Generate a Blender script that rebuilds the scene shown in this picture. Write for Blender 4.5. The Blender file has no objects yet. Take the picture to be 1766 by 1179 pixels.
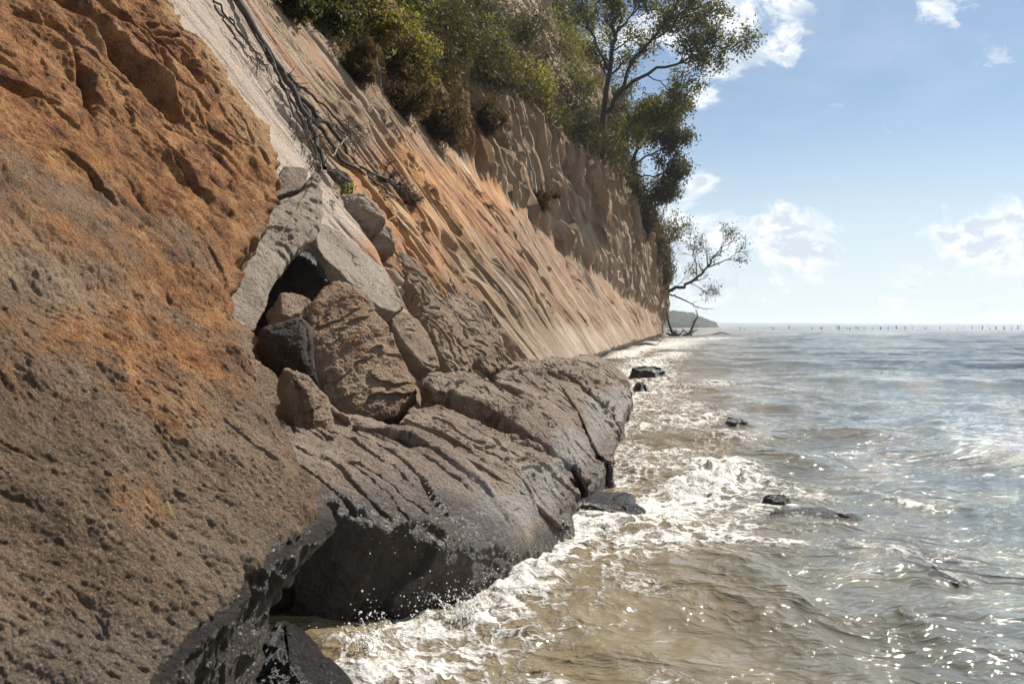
import bpy, math, random
import numpy as np
from mathutils import Vector

random.seed(7)
rng = np.random.default_rng(11)
scene = bpy.context.scene
R = math.radians

# ------------------------------------------------------------------ camera, sky, sun
H, F = 1.6, 1374.0                 # eye height, focal length in photo pixels
UC, VH, W0, H0 = 883.0, 561.0, 1766.0, 1179.0
cd = bpy.data.cameras.new('camera')
cam = bpy.data.objects.new('camera', cd)
scene.collection.objects.link(cam)
cam.location = (0, 0, H)
cam.rotation_euler = (R(90), 0, 0)
cd.sensor_width = 36.0
cd.lens = 36.0 * F / W0
cd.shift_y = -(H0 / 2 - VH) / W0
cd.clip_start = 0.05
cd.clip_end = 20000
cd.dof.use_dof = True
cd.dof.focus_distance = 9.0
cd.dof.aperture_fstop = 6.3
scene.camera = cam

SUN_AZ, SUN_EL = 44.0, 45.0
S = Vector((math.cos(R(SUN_EL)) * math.sin(R(SUN_AZ)), math.cos(R(SUN_EL)) * math.cos(R(SUN_AZ)), math.sin(R(SUN_EL))))
sl = bpy.data.lights.new('sun', 'SUN')
sl.energy = 5.0
sl.angle = R(0.55)
sl.color = (1.0, 0.94, 0.85)
so = bpy.data.objects.new('sun', sl)
scene.collection.objects.link(so)
so.rotation_mode = 'QUATERNION'
so.rotation_quaternion = S.to_track_quat('Z', 'Y')

scene.view_settings.view_transform = 'Standard'
scene.view_settings.look = 'None'
scene.view_settings.gamma = 1.0
scene.view_settings.exposure = 0.6
scene.cycles.max_bounces = 6
scene.cycles.diffuse_bounces = 3
scene.cycles.glossy_bounces = 3
scene.cycles.transmission_bounces = 2
scene.cycles.transparent_max_bounces = 4
scene.cycles.sample_clamp_indirect = 4.0

# ------------------------------------------------------------------ node helper
class NT:
    def __init__(s, tree):
        s.t = tree; s.n = tree.nodes; s.l = tree.links
    def new(s, typ, **kw):
        nd = s.n.new(typ)
        for k, v in kw.items(): setattr(nd, k, v)
        return nd
    def put(s, sock, v):
        if v is None: return
        if isinstance(v, bpy.types.NodeSocket): s.l.new(v, sock)
        elif isinstance(v, (tuple, list)) and len(v) == 3 and sock.type == 'RGBA': sock.default_value = (*v, 1)
        else: sock.default_value = v
    def m(s, op, a, b=None, c=None, clamp=False):
        nd = s.new('ShaderNodeMath', operation=op, use_clamp=clamp)
        s.put(nd.inputs[0], a); s.put(nd.inputs[1], b)
        if c is not None: s.put(nd.inputs[2], c)
        return nd.outputs[0]
    def ss(s, x, lo, hi):
        nd = s.new('ShaderNodeMapRange', interpolation_type='SMOOTHSTEP')
        s.put(nd.inputs[0], x); s.put(nd.inputs[1], lo); s.put(nd.inputs[2], hi)
        return nd.outputs[0]
    def lin(s, x, lo, hi, a, b):
        nd = s.new('ShaderNodeMapRange')
        s.put(nd.inputs[0], x); s.put(nd.inputs[1], lo); s.put(nd.inputs[2], hi)
        s.put(nd.inputs[3], a); s.put(nd.inputs[4], b)
        return nd.outputs[0]
    def noise(s, vec, scale, detail=5, rough=0.55, dist=0.0, out=0):
        nd = s.new('ShaderNodeTexNoise')
        s.put(nd.inputs['Vector'], vec); s.put(nd.inputs['Scale'], scale)
        s.put(nd.inputs['Detail'], detail); s.put(nd.inputs['Roughness'], rough); s.put(nd.inputs['Distortion'], dist)
        return nd.outputs[out]
    def voro(s, vec, scale, feature='F1', rnd=1.0, out=0):
        nd = s.new('ShaderNodeTexVoronoi', feature=feature)
        s.put(nd.inputs['Vector'], vec); s.put(nd.inputs['Scale'], scale); s.put(nd.inputs['Randomness'], rnd)
        return nd.outputs[out]
    def mix(s, f, a, b, mode='MIX'):
        nd = s.new('ShaderNodeMix', data_type='RGBA', blend_type=mode)
        s.put(nd.inputs[0], f); s.put(nd.inputs[6], a); s.put(nd.inputs[7], b)
        return nd.outputs[2]
    def ramp(s, x, stops):
        nd = s.new('ShaderNodeValToRGB')
        cr = nd.color_ramp
        while len(cr.elements) < len(stops): cr.elements.new(0.5)
        for e, (p, c) in zip(cr.elements, stops):
            e.position = p; e.color = (*c, 1)
        s.put(nd.inputs[0], x)
        return nd.outputs[0]
    def attr(s, name):
        return s.new('ShaderNodeAttribute', attribute_name=name).outputs['Fac']
    def comb(s, x, y, z):
        nd = s.new('ShaderNodeCombineXYZ')
        s.put(nd.inputs[0], x); s.put(nd.inputs[1], y); s.put(nd.inputs[2], z)
        return nd.outputs[0]
    def sep(s, v):
        nd = s.new('ShaderNodeSeparateXYZ'); s.put(nd.inputs[0], v)
        return nd.outputs
    def pos(s):
        return s.new('ShaderNodeNewGeometry').outputs['Position']
    def mapping(s, v, scale=(1, 1, 1), rot=(0, 0, 0), loc=(0, 0, 0)):
        nd = s.new('ShaderNodeMapping'); s.put(nd.inputs[0], v)
        nd.inputs['Scale'].default_value = scale; nd.inputs['Rotation'].default_value = rot
        nd.inputs['Location'].default_value = loc
        return nd.outputs[0]
    def bump(s, h, strength, dist, normal=None):
        nd = s.new('ShaderNodeBump'); s.put(nd.inputs['Strength'], strength); s.put(nd.inputs['Distance'], dist)
        s.put(nd.inputs['Height'], h)
        if normal is not None: s.put(nd.inputs['Normal'], normal)
        return nd.outputs[0]

def material(name):
    mt = bpy.data.materials.new(name); mt.use_nodes = True
    nt = NT(mt.node_tree); bs = mt.node_tree.nodes['Principled BSDF']
    return mt, nt, bs

# ------------------------------------------------------------------ sky with clouds
wd = bpy.data.worlds.new('World'); scene.world = wd; wd.use_nodes = True
w = NT(wd.node_tree)
bgn = wd.node_tree.nodes['Background']
sky = w.new('ShaderNodeTexSky', sky_type='NISHITA')
sky.sun_disc = False
sky.sun_elevation = R(SUN_EL); sky.sun_rotation = R(SUN_AZ)
sky.air_density = 1.0; sky.dust_density = 0.5; sky.ozone_density = 3.0
gen = w.new('ShaderNodeTexCoord').outputs['Generated']
sx, sy, sz = w.sep(gen)[0:3]
ysafe = w.m('MAXIMUM', w.m('ABSOLUTE', sy), 0.12)
px = w.m('DIVIDE', sx, ysafe); pz = w.m('DIVIDE', sz, ysafe)
cv = w.comb(px, w.m('MULTIPLY', pz, 1.5), w.m('MULTIPLY', sy, 0.3))
wrp = w.noise(cv, 5.0, 3, 0.55, 0, 1)
vadd = w.new('ShaderNodeVectorMath', operation='MULTIPLY_ADD')
w.put(vadd.inputs[0], wrp); vadd.inputs[1].default_value = (0.09, 0.09, 0.0); w.put(vadd.inputs[2], cv)
cn = w.noise(vadd.outputs[0], 13.0, 9, 0.64, 0.3)
cn2 = w.noise(w.mapping(vadd.outputs[0], loc=(0.02, 0.035, 0)), 13.0, 5, 0.6, 0.3)
# cloud heaps: photo position, half width, half height, density
HEAPS = [(1330, 72, 75, 58, 1.1), (1275, 35, 85, 70, 1.1), (1250, 95, 50, 40, .95), (1200, 170, 45, 28, .7), (1120, 60, 110, 70, 0.9), (1610, 12, 60, 30, .75),
         (1350, 10, 90, 30, .7), (1215, 318, 50, 22, .75), (1240, 405, 105, 62, 1.1), (1350, 388, 95, 52, 1.1), (1160, 410, 90, 70, .9), (1330, 435, 130, 45, .95),
         (1700, 410, 110, 45, .95), (1745, 370, 60, 35, .9), (1300, 490, 190, 60, .62), (1640, 470, 260, 60, .5), (1450, 520, 420, 45, .52),
         (1560, 40, 30, 16, .3), (1690, 110, 60, 30, .3), (2200, 300, 200, 100, .9), (2500, 150, 260, 120, .9), (600, 400, 300, 100, .8), (100, 200, 400, 120, .8)]
mask = None
for (u, v, hw, hh, dn) in HEAPS:
    cx, cz = (u - UC) / F, (VH - v) / F
    dx = w.m('MULTIPLY', w.m('SUBTRACT', px, cx), F / hw)
    dz = w.m('MULTIPLY', w.m('SUBTRACT', pz, cz), F / hh)
    d = w.m('SQRT', w.m('ADD', w.m('MULTIPLY', dx, dx), w.m('MULTIPLY', dz, dz)))
    bl = w.m('MULTIPLY', w.lin(d, 0.0, 1.65, 1.0, 0.0), dn * 0.92)
    mask = bl if mask is None else w.m('MAXIMUM', mask, bl)
front = w.ss(sy, 0.02, 0.3)
back = w.m('MULTIPLY', w.m('SUBTRACT', 1.0, front), 0.45)
mask = w.m('ADD', w.m('MULTIPLY', mask, front), back)
dens = w.m('ADD', mask, w.m('MULTIPLY', w.m('SUBTRACT', cn, 0.5), 2.5))
cover = w.ss(dens, 0.34, 0.74)
thick = w.ss(w.m('ADD', dens, w.m('MULTIPLY', w.m('SUBTRACT', cn2, cn), -4.0)), 0.45, 1.3)
ccol = w.mix(thick, (13.2, 13.5, 13.8), (8.2, 9.2, 10.4))
veil = w.noise(w.mapping(cv, scale=(1, 1.6, 1)), 2.2, 5, 0.55)
veilf = w.m('MULTIPLY', w.ss(veil, 0.42, 0.75), 0.3)
milky = w.m('MULTIPLY', w.m('SUBTRACT', 1.0, w.ss(pz, -0.02, 0.34)), 0.8)
milky = w.m('MAXIMUM', milky, veilf)
skyc = w.mix(milky, w.mix(1.0, sky.outputs[0], (1.0, 1.07, 1.08), 'MULTIPLY'), (9.6, 10.8, 11.6))
final = w.mix(w.m('MULTIPLY', cover, 0.95), skyc, ccol)
w.put(bgn.inputs[0], final)
bgn.inputs[1].default_value = 0.056

# ------------------------------------------------------------------ numpy noise
PERM = rng.permutation(256).astype(np.int32)
PERM = np.concatenate([PERM, PERM, PERM])
G3 = rng.normal(size=(256, 3)); G3 = (G3 / np.linalg.norm(G3, axis=1, keepdims=True)).astype(np.float32)

def pn(x, y, z=0.0):
    x = np.asarray(x, np.float32); y = np.asarray(y, np.float32); z = np.broadcast_to(np.asarray(z, np.float32), x.shape)
    xi = np.floor(x).astype(np.int32); yi = np.floor(y).astype(np.int32); zi = np.floor(z).astype(np.int32)
    xf = x - xi; yf = y - yi; zf = z - zi
    u = xf * xf * xf * (xf * (xf * 6 - 15) + 10); v = yf * yf * yf * (yf * (yf * 6 - 15) + 10); q = zf * zf * zf * (zf * (zf * 6 - 15) + 10)
    xi &= 255; yi &= 255; zi &= 255
    def g(dx, dy, dz):
        h = PERM[PERM[PERM[(xi + dx) & 255] + ((yi + dy) & 255)] + ((zi + dz) & 255)]
        gr = G3[h]
        return gr[..., 0] * (xf - dx) + gr[..., 1] * (yf - dy) + gr[..., 2] * (zf - dz)
    a = g(0, 0, 0); b = g(1, 0, 0); x00 = a + u * (b - a)
    a = g(0, 1, 0); b = g(1, 1, 0); x10 = a + u * (b - a)
    a = g(0, 0, 1); b = g(1, 0, 1); x01 = a + u * (b - a)
    a = g(0, 1, 1); b = g(1, 1, 1); x11 = a + u * (b - a)
    y0 = x00 + v * (x10 - x00); y1 = x01 + v * (x11 - x01)
    return (y0 + q * (y1 - y0)) * 1.5

def fbm(x, y, z=0.0, f=1.0, o=4, gain=0.5):
    r = 0; a = 1.0; s = 0
    for i in range(o):
        r = r + a * pn(x * f + i * 17.3, y * f + i * 9.1, z * f + i * 5.7); s += a; a *= gain; f *= 2.03
    return r / s * 1.4

def ridged(x, y, z=0.0, f=1.0, o=3):
    r = 0; a = 1.0; s = 0
    for i in range(o):
        n = 1 - np.abs(pn(x * f + i * 13.3, y * f + 3.1 * i, z * f + 7.7 * i)) * 2
        r = r + a * n; s += a; a *= 0.5; f *= 2.1
    return r / s

def sstep(x, lo, hi):
    t = np.clip((x - lo) / (hi - lo), 0, 1); return t * t * (3 - 2 * t)

def saw(x, k=0.8):
    f = x - np.floor(x)
    v = np.where(f < k, f / k, (1 - f) / (1 - k))
    return v * v * (3 - 2 * v)
def crev(x, y, z=0.0, lo=0.86):
    """thin lens-shaped crevices, 0..1"""
    return sstep(1 - np.abs(pn(x, y, z)) * 1.6, lo, 1.0)

def chips(x, y, z, f, k, seed=0.0, o=4):
    """irregular broken layers: stepped contours of a rough field"""
    return saw(fbm(x + seed, y, z, f, o, 0.55) * k, 0.9) - 0.5
def seg_dist(P, poly):
    """distance of points P (...,3) to polyline; returns d, t along (0..1)"""
    best = np.full(P.shape[:-1], 1e9); tb = np.zeros(P.shape[:-1])
    n = len(poly) - 1
    for i in range(n):
        a = np.array(poly[i], float); b = np.array(poly[i + 1], float); ab = b - a
        t = np.clip(((P - a) @ ab) / max(ab @ ab, 1e-9), 0, 1)
        d = np.linalg.norm(P - (a + t[..., None] * ab), axis=-1)
        m = d < best
        best = np.where(m, d, best); tb = np.where(m, (i + t) / n, tb)
    return best, tb

# ------------------------------------------------------------------ objects
def meta(o, label=None, cat=None, group=None, kind=None):
    if label: o['label'] = label
    if cat: o['category'] = cat
    if group: o['group'] = group
    if kind: o['kind'] = kind
    return o

def empty(name, loc, label, cat, group=None):
    o = bpy.data.objects.new(name, None); scene.collection.objects.link(o)
    o.empty_display_size = 0.1
    o.location = loc
    return meta(o, label, cat, group)

def np_mesh(name, V, faces, mat, parent=None, attrs=None, smooth=True, origin=None):
    V = np.asarray(V, np.float32).reshape(-1, 3)
    org = np.array(origin if origin is not None else (0, 0, 0), np.float32)
    if parent is not None and origin is None: org = np.array(parent.location, np.float32)
    me = bpy.data.meshes.new(name)
    me.vertices.add(len(V)); me.vertices.foreach_set('co', (V - org).ravel())
    faces = np.asarray(faces, np.int32); k = faces.shape[1]
    me.loops.add(faces.size); me.loops.foreach_set('vertex_index', faces.ravel())
    me.polygons.add(len(faces))
    me.polygons.foreach_set('loop_start', np.arange(0, faces.size, k, dtype=np.int32))
    me.polygons.foreach_set('loop_total', np.full(len(faces), k, np.int32))
    me.polygons.foreach_set('use_smooth', np.full(len(faces), smooth))
    me.update(calc_edges=True)
    for an, av in (attrs or {}).items():
        at = me.attributes.new(an, 'FLOAT', 'POINT'); at.data.foreach_set('value', np.asarray(av, np.float32).ravel())
    me.materials.append(mat)
    o = bpy.data.objects.new(name, me); scene.collection.objects.link(o)
    if parent is not None: o.parent = parent
    else: o.location = org
    return o

def grid_faces(nr, nc, wrap=False, flip=False):
    i = np.arange(nr - 1)[:, None]; j = np.arange(nc if wrap else nc - 1)[None, :]
    j2 = (j + 1) % nc
    a = i * nc + j; b = i * nc + j2; c = (i + 1) * nc + j2; d = (i + 1) * nc + j
    f = np.stack([a, b, c, d], -1).reshape(-1, 4)
    return f[:, ::-1] if flip else f

def grid_normals(P, wrap=False):
    if wrap:
        du = np.roll(P, -1, 1) - np.roll(P, 1, 1)
    else:
        du = np.gradient(P, axis=1)
    dv = np.gradient(P, axis=0)
    n = np.cross(du, dv); n /= np.maximum(np.linalg.norm(n, axis=-1, keepdims=True), 1e-9)
    return n

def ray(u, v): return np.array([(u - UC) / F, 1.0, -(v - VH) / F])
def at(u, v, Y): return np.array([0, 0, H]) + ray(u, v) * Y
def on_plane(u, v, Q, n):
    d = ray(u, v); C = np.array([0, 0, H])
    return C + d * (n @ (Q - C)) / (n @ d)
def sea(u, v): return at(u, v, H * F / (v - VH))

# ------------------------------------------------------------------ cliff surface model: x as a function of y, z
DIR = 0.224
def a_foot(Y): return np.interp(Y, [3, 10, 20, 43, 135, 145, 160], [-3.4, -3.35, -3.3, -4.1, -4.1, -7, -22])
def z_break(Y): return np.interp(Y, [5, 20, 50, 73, 130], [12.0, 9.8, 6.8, 4.8, 2.5])
def z_top(Y): return np.interp(Y, [5, 20, 27, 33, 45, 80, 125, 160], [12.4, 10.4, 10.4, 13.2, 15.2, 17.5, 10, 10])
def cliff_x(Y, z):
    zb, zt = z_break(Y), z_top(Y)
    c1 = np.interp(Y, [20, 60, 122], [0.65, 0.60, 0.05]); c2 = np.interp(Y, [50, 122], [0.23, -0.03]); c3 = np.interp(Y, [50, 122], [0.78, 0.33])
    g = np.minimum(z, zb) * c1 + np.clip(z - zb, 0, None) * c2 + np.clip(z - zt, 0, None) * (c3 - c2)
    g = np.where(z < 0, z * 0.05, g)
    return a_foot(Y) - g + DIR * Y
def hit_cliff(u, v):
    d = ray(u, v); Y = np.geomspace(3, 160, 3000)
    x = d[0] * Y; z = H + d[2] * Y
    below = x < cliff_x(Y, z)
    k = np.argmax(below) if below.any() else len(Y) - 1
    return np.array([x[k], Y[k], z[k]])

# ------------------------------------------------------------------ rock materials
def rock_mat(name, cols, stain=None, pale=None, bump=0.7, rough=0.9, scale=1.0, waterline=0.38, flow=False, fleck=0.5):
    mt, n, bs = material(name)
    p = n.pos()
    base_v = p
    if flow:
        base_v = n.comb(n.attr('fw'), n.m('MULTIPLY', n.attr('ft'), 0.28), 0.0)
    big = n.noise(base_v, 1.1 * scale, 6, 0.6, 0.4)
    mid = n.noise(base_v, 6 * scale, 6, 0.65)
    fine = n.noise(p, 55 * scale, 4, 0.7)
    f = n.m('ADD', n.m('MULTIPLY', big, 0.55), n.m('ADD', n.m('MULTIPLY', mid, 0.3), n.m('MULTIPLY', fine, 0.25)))
    f = n.lin(f, 0.36, 0.74, 0, 1)
    col = n.ramp(f, [(i / (len(cols) - 1), c) for i, c in enumerate(cols)])
    if stain:
        st = n.attr('stain')
        sn = n.noise(base_v, 3.2 * scale, 7, 0.7, 0.8)
        sf = n.ss(n.m('ADD', st, n.m('MULTIPLY', n.m('SUBTRACT', sn, 0.5), 1.6)), 0.25, 0.95)
        sc = n.ramp(n.lin(n.noise(base_v, 5 * scale, 6, 0.7), 0.35, 0.68, 0, 1), [(i / (len(stain) - 1), c) for i, c in enumerate(stain)])
        col = n.mix(n.m('MULTIPLY', sf, 0.9), col, sc)
        if name == 'rusty_sandstone':
            of = n.ss(n.m('ADD', n.attr('ochre'), n.m('MULTIPLY', n.m('SUBTRACT', mid, 0.5), 2.2)), 0.35, 1.1)
            col = n.mix(n.m('MULTIPLY', of, 0.75), col, (0.47, 0.29, 0.145))
    if pale:
        pl = n.attr('pale')
        pf = n.ss(n.m('ADD', pl, n.m('MULTIPLY', n.m('SUBTRACT', big, 0.5), 1.1)), 0.3, 0.8)
        col = n.mix(n.m('MULTIPLY', pf, 0.92), col, pale)
    if flow:
        sv = n.comb(n.attr('fw'), n.m('MULTIPLY', n.attr('ft'), 0.10), 0.0)
        s1 = n.noise(sv, 1.3, 6, 0.62, 0.3); s2 = n.noise(n.mapping(sv, loc=(31, 7, 0)), 2.1, 6, 0.65, 0.3); s3 = n.noise(n.mapping(sv, loc=(11, 57, 0)), 0.8, 5, 0.6, 0.3)
        sl_ = n.attr('slope')
        col = n.mix(n.m('MULTIPLY', n.m('MULTIPLY', n.ss(s3, 0.52, 0.66), sl_), 0.65), col, (0.44, 0.205, 0.125))
        col = n.mix(n.m('MULTIPLY', n.ss(s1, 0.54, 0.68), 0.7), col, (0.60, 0.51, 0.40))
        col = n.mix(n.m('MULTIPLY', n.ss(s2, 0.56, 0.70), 0.6), col, (0.17, 0.125, 0.09))
        bf = n.ss(n.m('ADD', n.attr('brown'), n.m('MULTIPLY', n.m('SUBTRACT', mid, 0.5), 1.4)), 0.3, 1.0)
        col = n.mix(bf, col, n.mix(1.0, col, (0.66, 0.51, 0.38), 'MULTIPLY'))
    # mineral flecks and pits
    vd = n.voro(p, 95 * scale, 'F1')
    fl = n.noise(p, 130 * scale, 2, 0.5)
    col = n.mix(n.m('MULTIPLY', n.ss(fl, 0.56, 0.72), fleck * 0.7), col, (0.62, 0.55, 0.47))
    col = n.mix(n.m('MULTIPLY', n.m('SUBTRACT', 1.0, n.ss(fl, 0.30, 0.44)), fleck), col, (0.06, 0.045, 0.035))
    # wet rock near the waterline
    z = n.sep(p)[2]
    wn = n.noise(p, 2.5, 4, 0.6)
    wet = n.m('MAXIMUM', n.m('SUBTRACT', 1.0, n.ss(n.m('ADD', z, n.m('MULTIPLY', n.m('SUBTRACT', wn, 0.5), -0.7)), waterline - 0.12, waterline + 0.12)), n.attr('wet'))
    col = n.mix(wet, col, n.mix(1.0, col, (0.215, 0.20, 0.185), 'MULTIPLY'))
    n.put(bs.inputs['Base Color'], col)
    n.put(bs.inputs['Roughness'], n.lin(wet, 0, 1, rough, 0.30))
    n.put(bs.inputs['Specular IOR Level'], n.lin(wet, 0, 1, 0.15, 0.6))
    h1 = n.noise(base_v if flow else p, (9 if flow else 14) * scale, 8, 0.72, 0.3)
    h2 = n.noise(p, 60 * scale, 6, 0.7)
    pit = n.ss(n.voro(n.mapping(p, scale=(1, 1, 1.5)), 22 * scale, 'F1'), 0.02, 0.35)
    hh = n.m('ADD', n.m('MULTIPLY', h1, 1.0), n.m('ADD', n.m('MULTIPLY', h2, 0.45), n.m('MULTIPLY', pit, 0.16)))
    b = n.bump(hh, bump, 0.075 / scale)
    n.put(bs.inputs['Normal'], b)
    return mt

GREY = [(0.10, 0.077, 0.06), (0.26, 0.20, 0.155), (0.37, 0.29, 0.225), (0.49, 0.40, 0.32)]
M_fg = rock_mat('rusty_sandstone', [(0.08, 0.052, 0.034), (0.20, 0.135, 0.085), (0.33, 0.23, 0.15), (0.46, 0.345, 0.245)],
                stain=[(0.12, 0.046, 0.017), (0.29, 0.115, 0.038), (0.45, 0.205, 0.07), (0.56, 0.33, 0.145)],
                pale=(0.185, 0.145, 0.108), bump=1.0, waterline=0.3, scale=1.25, fleck=0.6)
M_cliff = rock_mat('layered_cliff_stone', [(0.13, 0.085, 0.052), (0.27, 0.185, 0.12), (0.39, 0.285, 0.19), (0.52, 0.41, 0.30)],
                   stain=[(0.24, 0.10, 0.05), (0.52, 0.26, 0.13), (0.62, 0.36, 0.16), (0.66, 0.44, 0.26)],
                   pale=(0.56, 0.455, 0.37), bump=1.0, waterline=0.30, scale=0.55, flow=True, fleck=0.25)
M_ledge = rock_mat('dark_ledge_stone', GREY, stain=[(0.18, 0.10, 0.06), (0.32, 0.20, 0.13)], pale=(0.37, 0.34, 0.305), bump=0.9, waterline=0.20, scale=0.9, fleck=0.45)
M_pale = rock_mat('pale_broken_stone', [(0.16, 0.13, 0.105), (0.29, 0.24, 0.19), (0.39, 0.325, 0.26), (0.50, 0.43, 0.35)],
                  stain=[(0.30, 0.16, 0.09), (0.42, 0.25, 0.14)], bump=0.9, waterline=0.2, scale=0.8, fleck=0.3)
M_tan = rock_mat('tan_boulder_stone', [(0.14, 0.095, 0.06), (0.27, 0.19, 0.13), (0.36, 0.27, 0.19), (0.44, 0.36, 0.27)],
                 stain=[(0.30, 0.13, 0.05), (0.46, 0.25, 0.12)], bump=0.95, waterline=0.2, scale=0.9)
M_dark = rock_mat('dark_wet_and_shade_stone', [(0.035, 0.032, 0.03), (0.07, 0.06, 0.052), (0.11, 0.09, 0.075), (0.17, 0.14, 0.12)], bump=0.9, waterline=0.5, scale=0.9, fleck=0.2)

# ------------------------------------------------------------------ cliff mesh
def build_cliff():
    nr, nc = 1500, 640
    Wl = np.geomspace(4.2, 178, nr)[:, None] * np.ones((1, nc))
    zmax = np.clip(0.46 * Wl + 8, 13, 44)
    t = np.linspace(0, 1, nc)[None, :]
    z = -0.8 + (zmax + 0.8) * t ** 1.15
    Y = Wl - 0.42 * np.clip(z, 0, None) * (1 - 0.35 * sstep(Wl, 60, 120))      # rows follow the lean of the strata
    P = np.stack([cliff_x(Y, z), Y, z], -1)
    n = grid_normals(P)
    if n[nr // 2, nc // 3, 0] < 0: n = -n
    zb, zt = z_break(Y), z_top(Y)
    wl = 1 - sstep(z, zb - 0.8, zb + 0.6)            # lower slope
    wt = sstep(z, zt - 1.5, zt + 1)
    ww = (1 - wl) * (1 - wt * 0.5)
    fw = Wl                                           # fall lines lean
    far = sstep(Y, 8, 60)
    W0_ = Wl; fw = Wl + 1.3 * fbm(Wl * 0.45, z * 0.05, 3.0, 1.0, 3)
    quiet = 0.22 + 0.78 * sstep(fbm(Wl * 0.22, z * 0.16, 7.0, 1.0, 3), -0.22, 0.22)
    D = 0.45 * fbm(P[..., 0], Y, z, 0.11, 3) * (0.4 + far)
    warp = fbm(P[..., 0], Y, z, 0.35, 3)
    ws = fbm(Y * 0.5, z * 0.25, 0.0, 0.4, 2); wf = fbm(fw * 1.0, z * 0.5, 2.0, 0.9, 2)
    # overlapping plates with steps that face the camera
    plates = (saw(fw * 0.55 + 0.6 * ws + 0.08 * wf, 0.93) - 0.5)
    plates2 = (saw(fw * 1.5 + 0.8 * ws + 0.10 * wf + z * 0.05, 0.92) - 0.5)
    plates3 = (saw(fw * 3.7 + 0.9 * ws + 0.15 * wf + z * 0.1, 0.88) - 0.5)
    rough_zone = sstep(Y + warp * 3, 10.5, 13.5) * sstep(zb - z + 2 * warp, 0.2, 2.5)
    smooth_base = sstep(Y, 17, 23) * (1 - sstep(z + 0.35 * warp, 1.2, 2.3))
    pale_zone = (1 - sstep(Y - 0.45 * (z - 4) + 0.5 * warp, 11.5, 14.5)) * wl
    rz = np.clip(rough_zone, 0, 1) * (1 - 0.93 * smooth_base) * (1 - 0.9 * pale_zone)
    rz = rz * quiet
    m1 = sstep(fbm(fw * 0.5, z * 0.25, 3.1, 0.8, 2), -0.25, 0.35)
    D *= (1 - 0.45 * ww)
    near_amp = 1.0 + 0.6 * np.exp(-((Y - 13) / 5) ** 2) * np.exp(-(z / 3.5) ** 2)
    D += wl * rz * (0.34 * plates * m1 * near_amp + 0.10 * plates2 * sstep(wf, -0.3, 0.4) + 0.03 * plates3 * m1)
    cm = sstep(fbm(fw * 0.35, z * 0.3, 9.0, 1.0, 2), -0.3, 0.25)
    D -= wl * rz * cm * 1.35 * (0.50 * crev(fw * 0.8 + 0.3 * ws, z * 0.05, 1.0, 0.90) + 0.40 * crev(fw * 2.0 + 0.3 * ws, z * 0.09, 5.0, 0.88))
    D -= wl * (0.12 + rz) * 0.30 * crev(fw * 4.2, z * 0.15, 7.0, 0.86) * sstep(fbm(fw * 1.2, z * 0.3, 2.0, 1.0, 2), -0.2, 0.2)
    D -= wl * (0.10 + rz) * 0.22 * crev(fw * 7.5, z * 0.25, 11.0, 0.86) * sstep(fbm(fw * 0.8, z * 0.35, 6.0, 1.0, 2), -0.2, 0.25)
    hf = 1 - sstep(Y, 28, 50)
    D += (wl * rz * 0.10 + ww * 0.10) * chips(fw * 1.6, z * 0.05, 0.0, 0.45, 2.4, 0.0, 2)
    D += hf * (wl * rz * 0.04 + ww * 0.14) * chips(fw * 2.2, z * 0.08, 5.0, 1.0, 2.2, 0.0, 2)
    D -= hf * ww * 0.30 * crev(fw * 3.4, z * 0.10, 13.0, 0.82)
    D += wl * (1 - smooth_base) * 0.06 * fbm(fw * 2.2, z * 0.16, 0.0, 1.0, 4) * (0.25 + rz)
    D += wl * 0.010 * fbm(fw, z * 0.4, 0.0, 3.5, 3)
    D -= pale_zone * 0.035 * crev(fw * 2.6, z * 0.5, 17.0, 0.86) * sstep(fbm(fw, z, 3.0, 0.8, 2), -0.1, 0.25)
    D += pale_zone * 0.05 * fbm(fw * 0.9, z * 0.5, 5.0, 1.0, 3)
    # fluted upper wall
    fl = ridged(fw * 0.42 + 0.4 * ws, z * 0.03, 0.0, 1.0, 3)
    fl2 = ridged(fw * 1.2 + 0.4 * ws, z * 0.06, 4.0, 1.0, 2)
    sc = sstep(Y, 12, 60)
    fl3 = ridged(fw * 2.6, z * 0.10, 9.0, 1.0, 1)
    D += ww * ((0.4 + 0.7 * sc) * (fl - 0.4) + (0.30 + 0.30 * sc) * (fl2 - 0.4) + 0.16 * (1 - 0.6 * sstep(Y, 50, 80)) * fl3)
    D -= ww * (0.5 + sc) * (0.85 * crev(fw * 0.30 + 0.4 * ws, z * 0.05, 2.0, 0.80) + 0.5 * crev(fw * 0.85 + 0.4 * ws, z * 0.08, 8.0, 0.76))
    D -= (1 - 0.6 * sstep(Y, 55, 85)) * ww * 0.48 * crev(fw * 1.8 + 0.2 * ws, z * 0.08, 6.0, 0.76)
    D += ww * 0.09 * fbm(fw * 1.0, z * 0.4, 0.0, 1.6, 3)
    lay = fbm(Y * 0.05, z * 0.8, 0.0, 1.0, 3); D += ww * 0.12 * lay
    D += (wt) * 0.8 * fbm(P[..., 0], Y, z, 0.35, 3)
    D += smooth_base * 0.12 * fbm(P[..., 0], Y, z, 0.25, 3)
    # undercut waterline
    D -= 0.5 * sstep(Y, 24, 30) * (1 - sstep(z + 0.12 * fbm(P[..., 0], Y, z, 0.6, 3), 0.22, 0.42))
    # step down of the break line (shadowy overhang above the pale slope)
    D += (0.12 + 1.1 * (1 - sstep(Y, 24, 33))) * sstep(z, zb + 0.05, zb + 0.5) * (1 - sstep(z, zb + 0.9, zb + 3.5)) * (0.8 + 0.5 * ws)
    # cavity behind the fallen blocks
    c1 = hit_cliff(520, 480); d1 = np.linalg.norm((P - c1) * np.array([1, 0.9, 1.1]), axis=-1)
    D -= 2.2 * np.exp(-(d1 / 1.15) ** 4)
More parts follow.
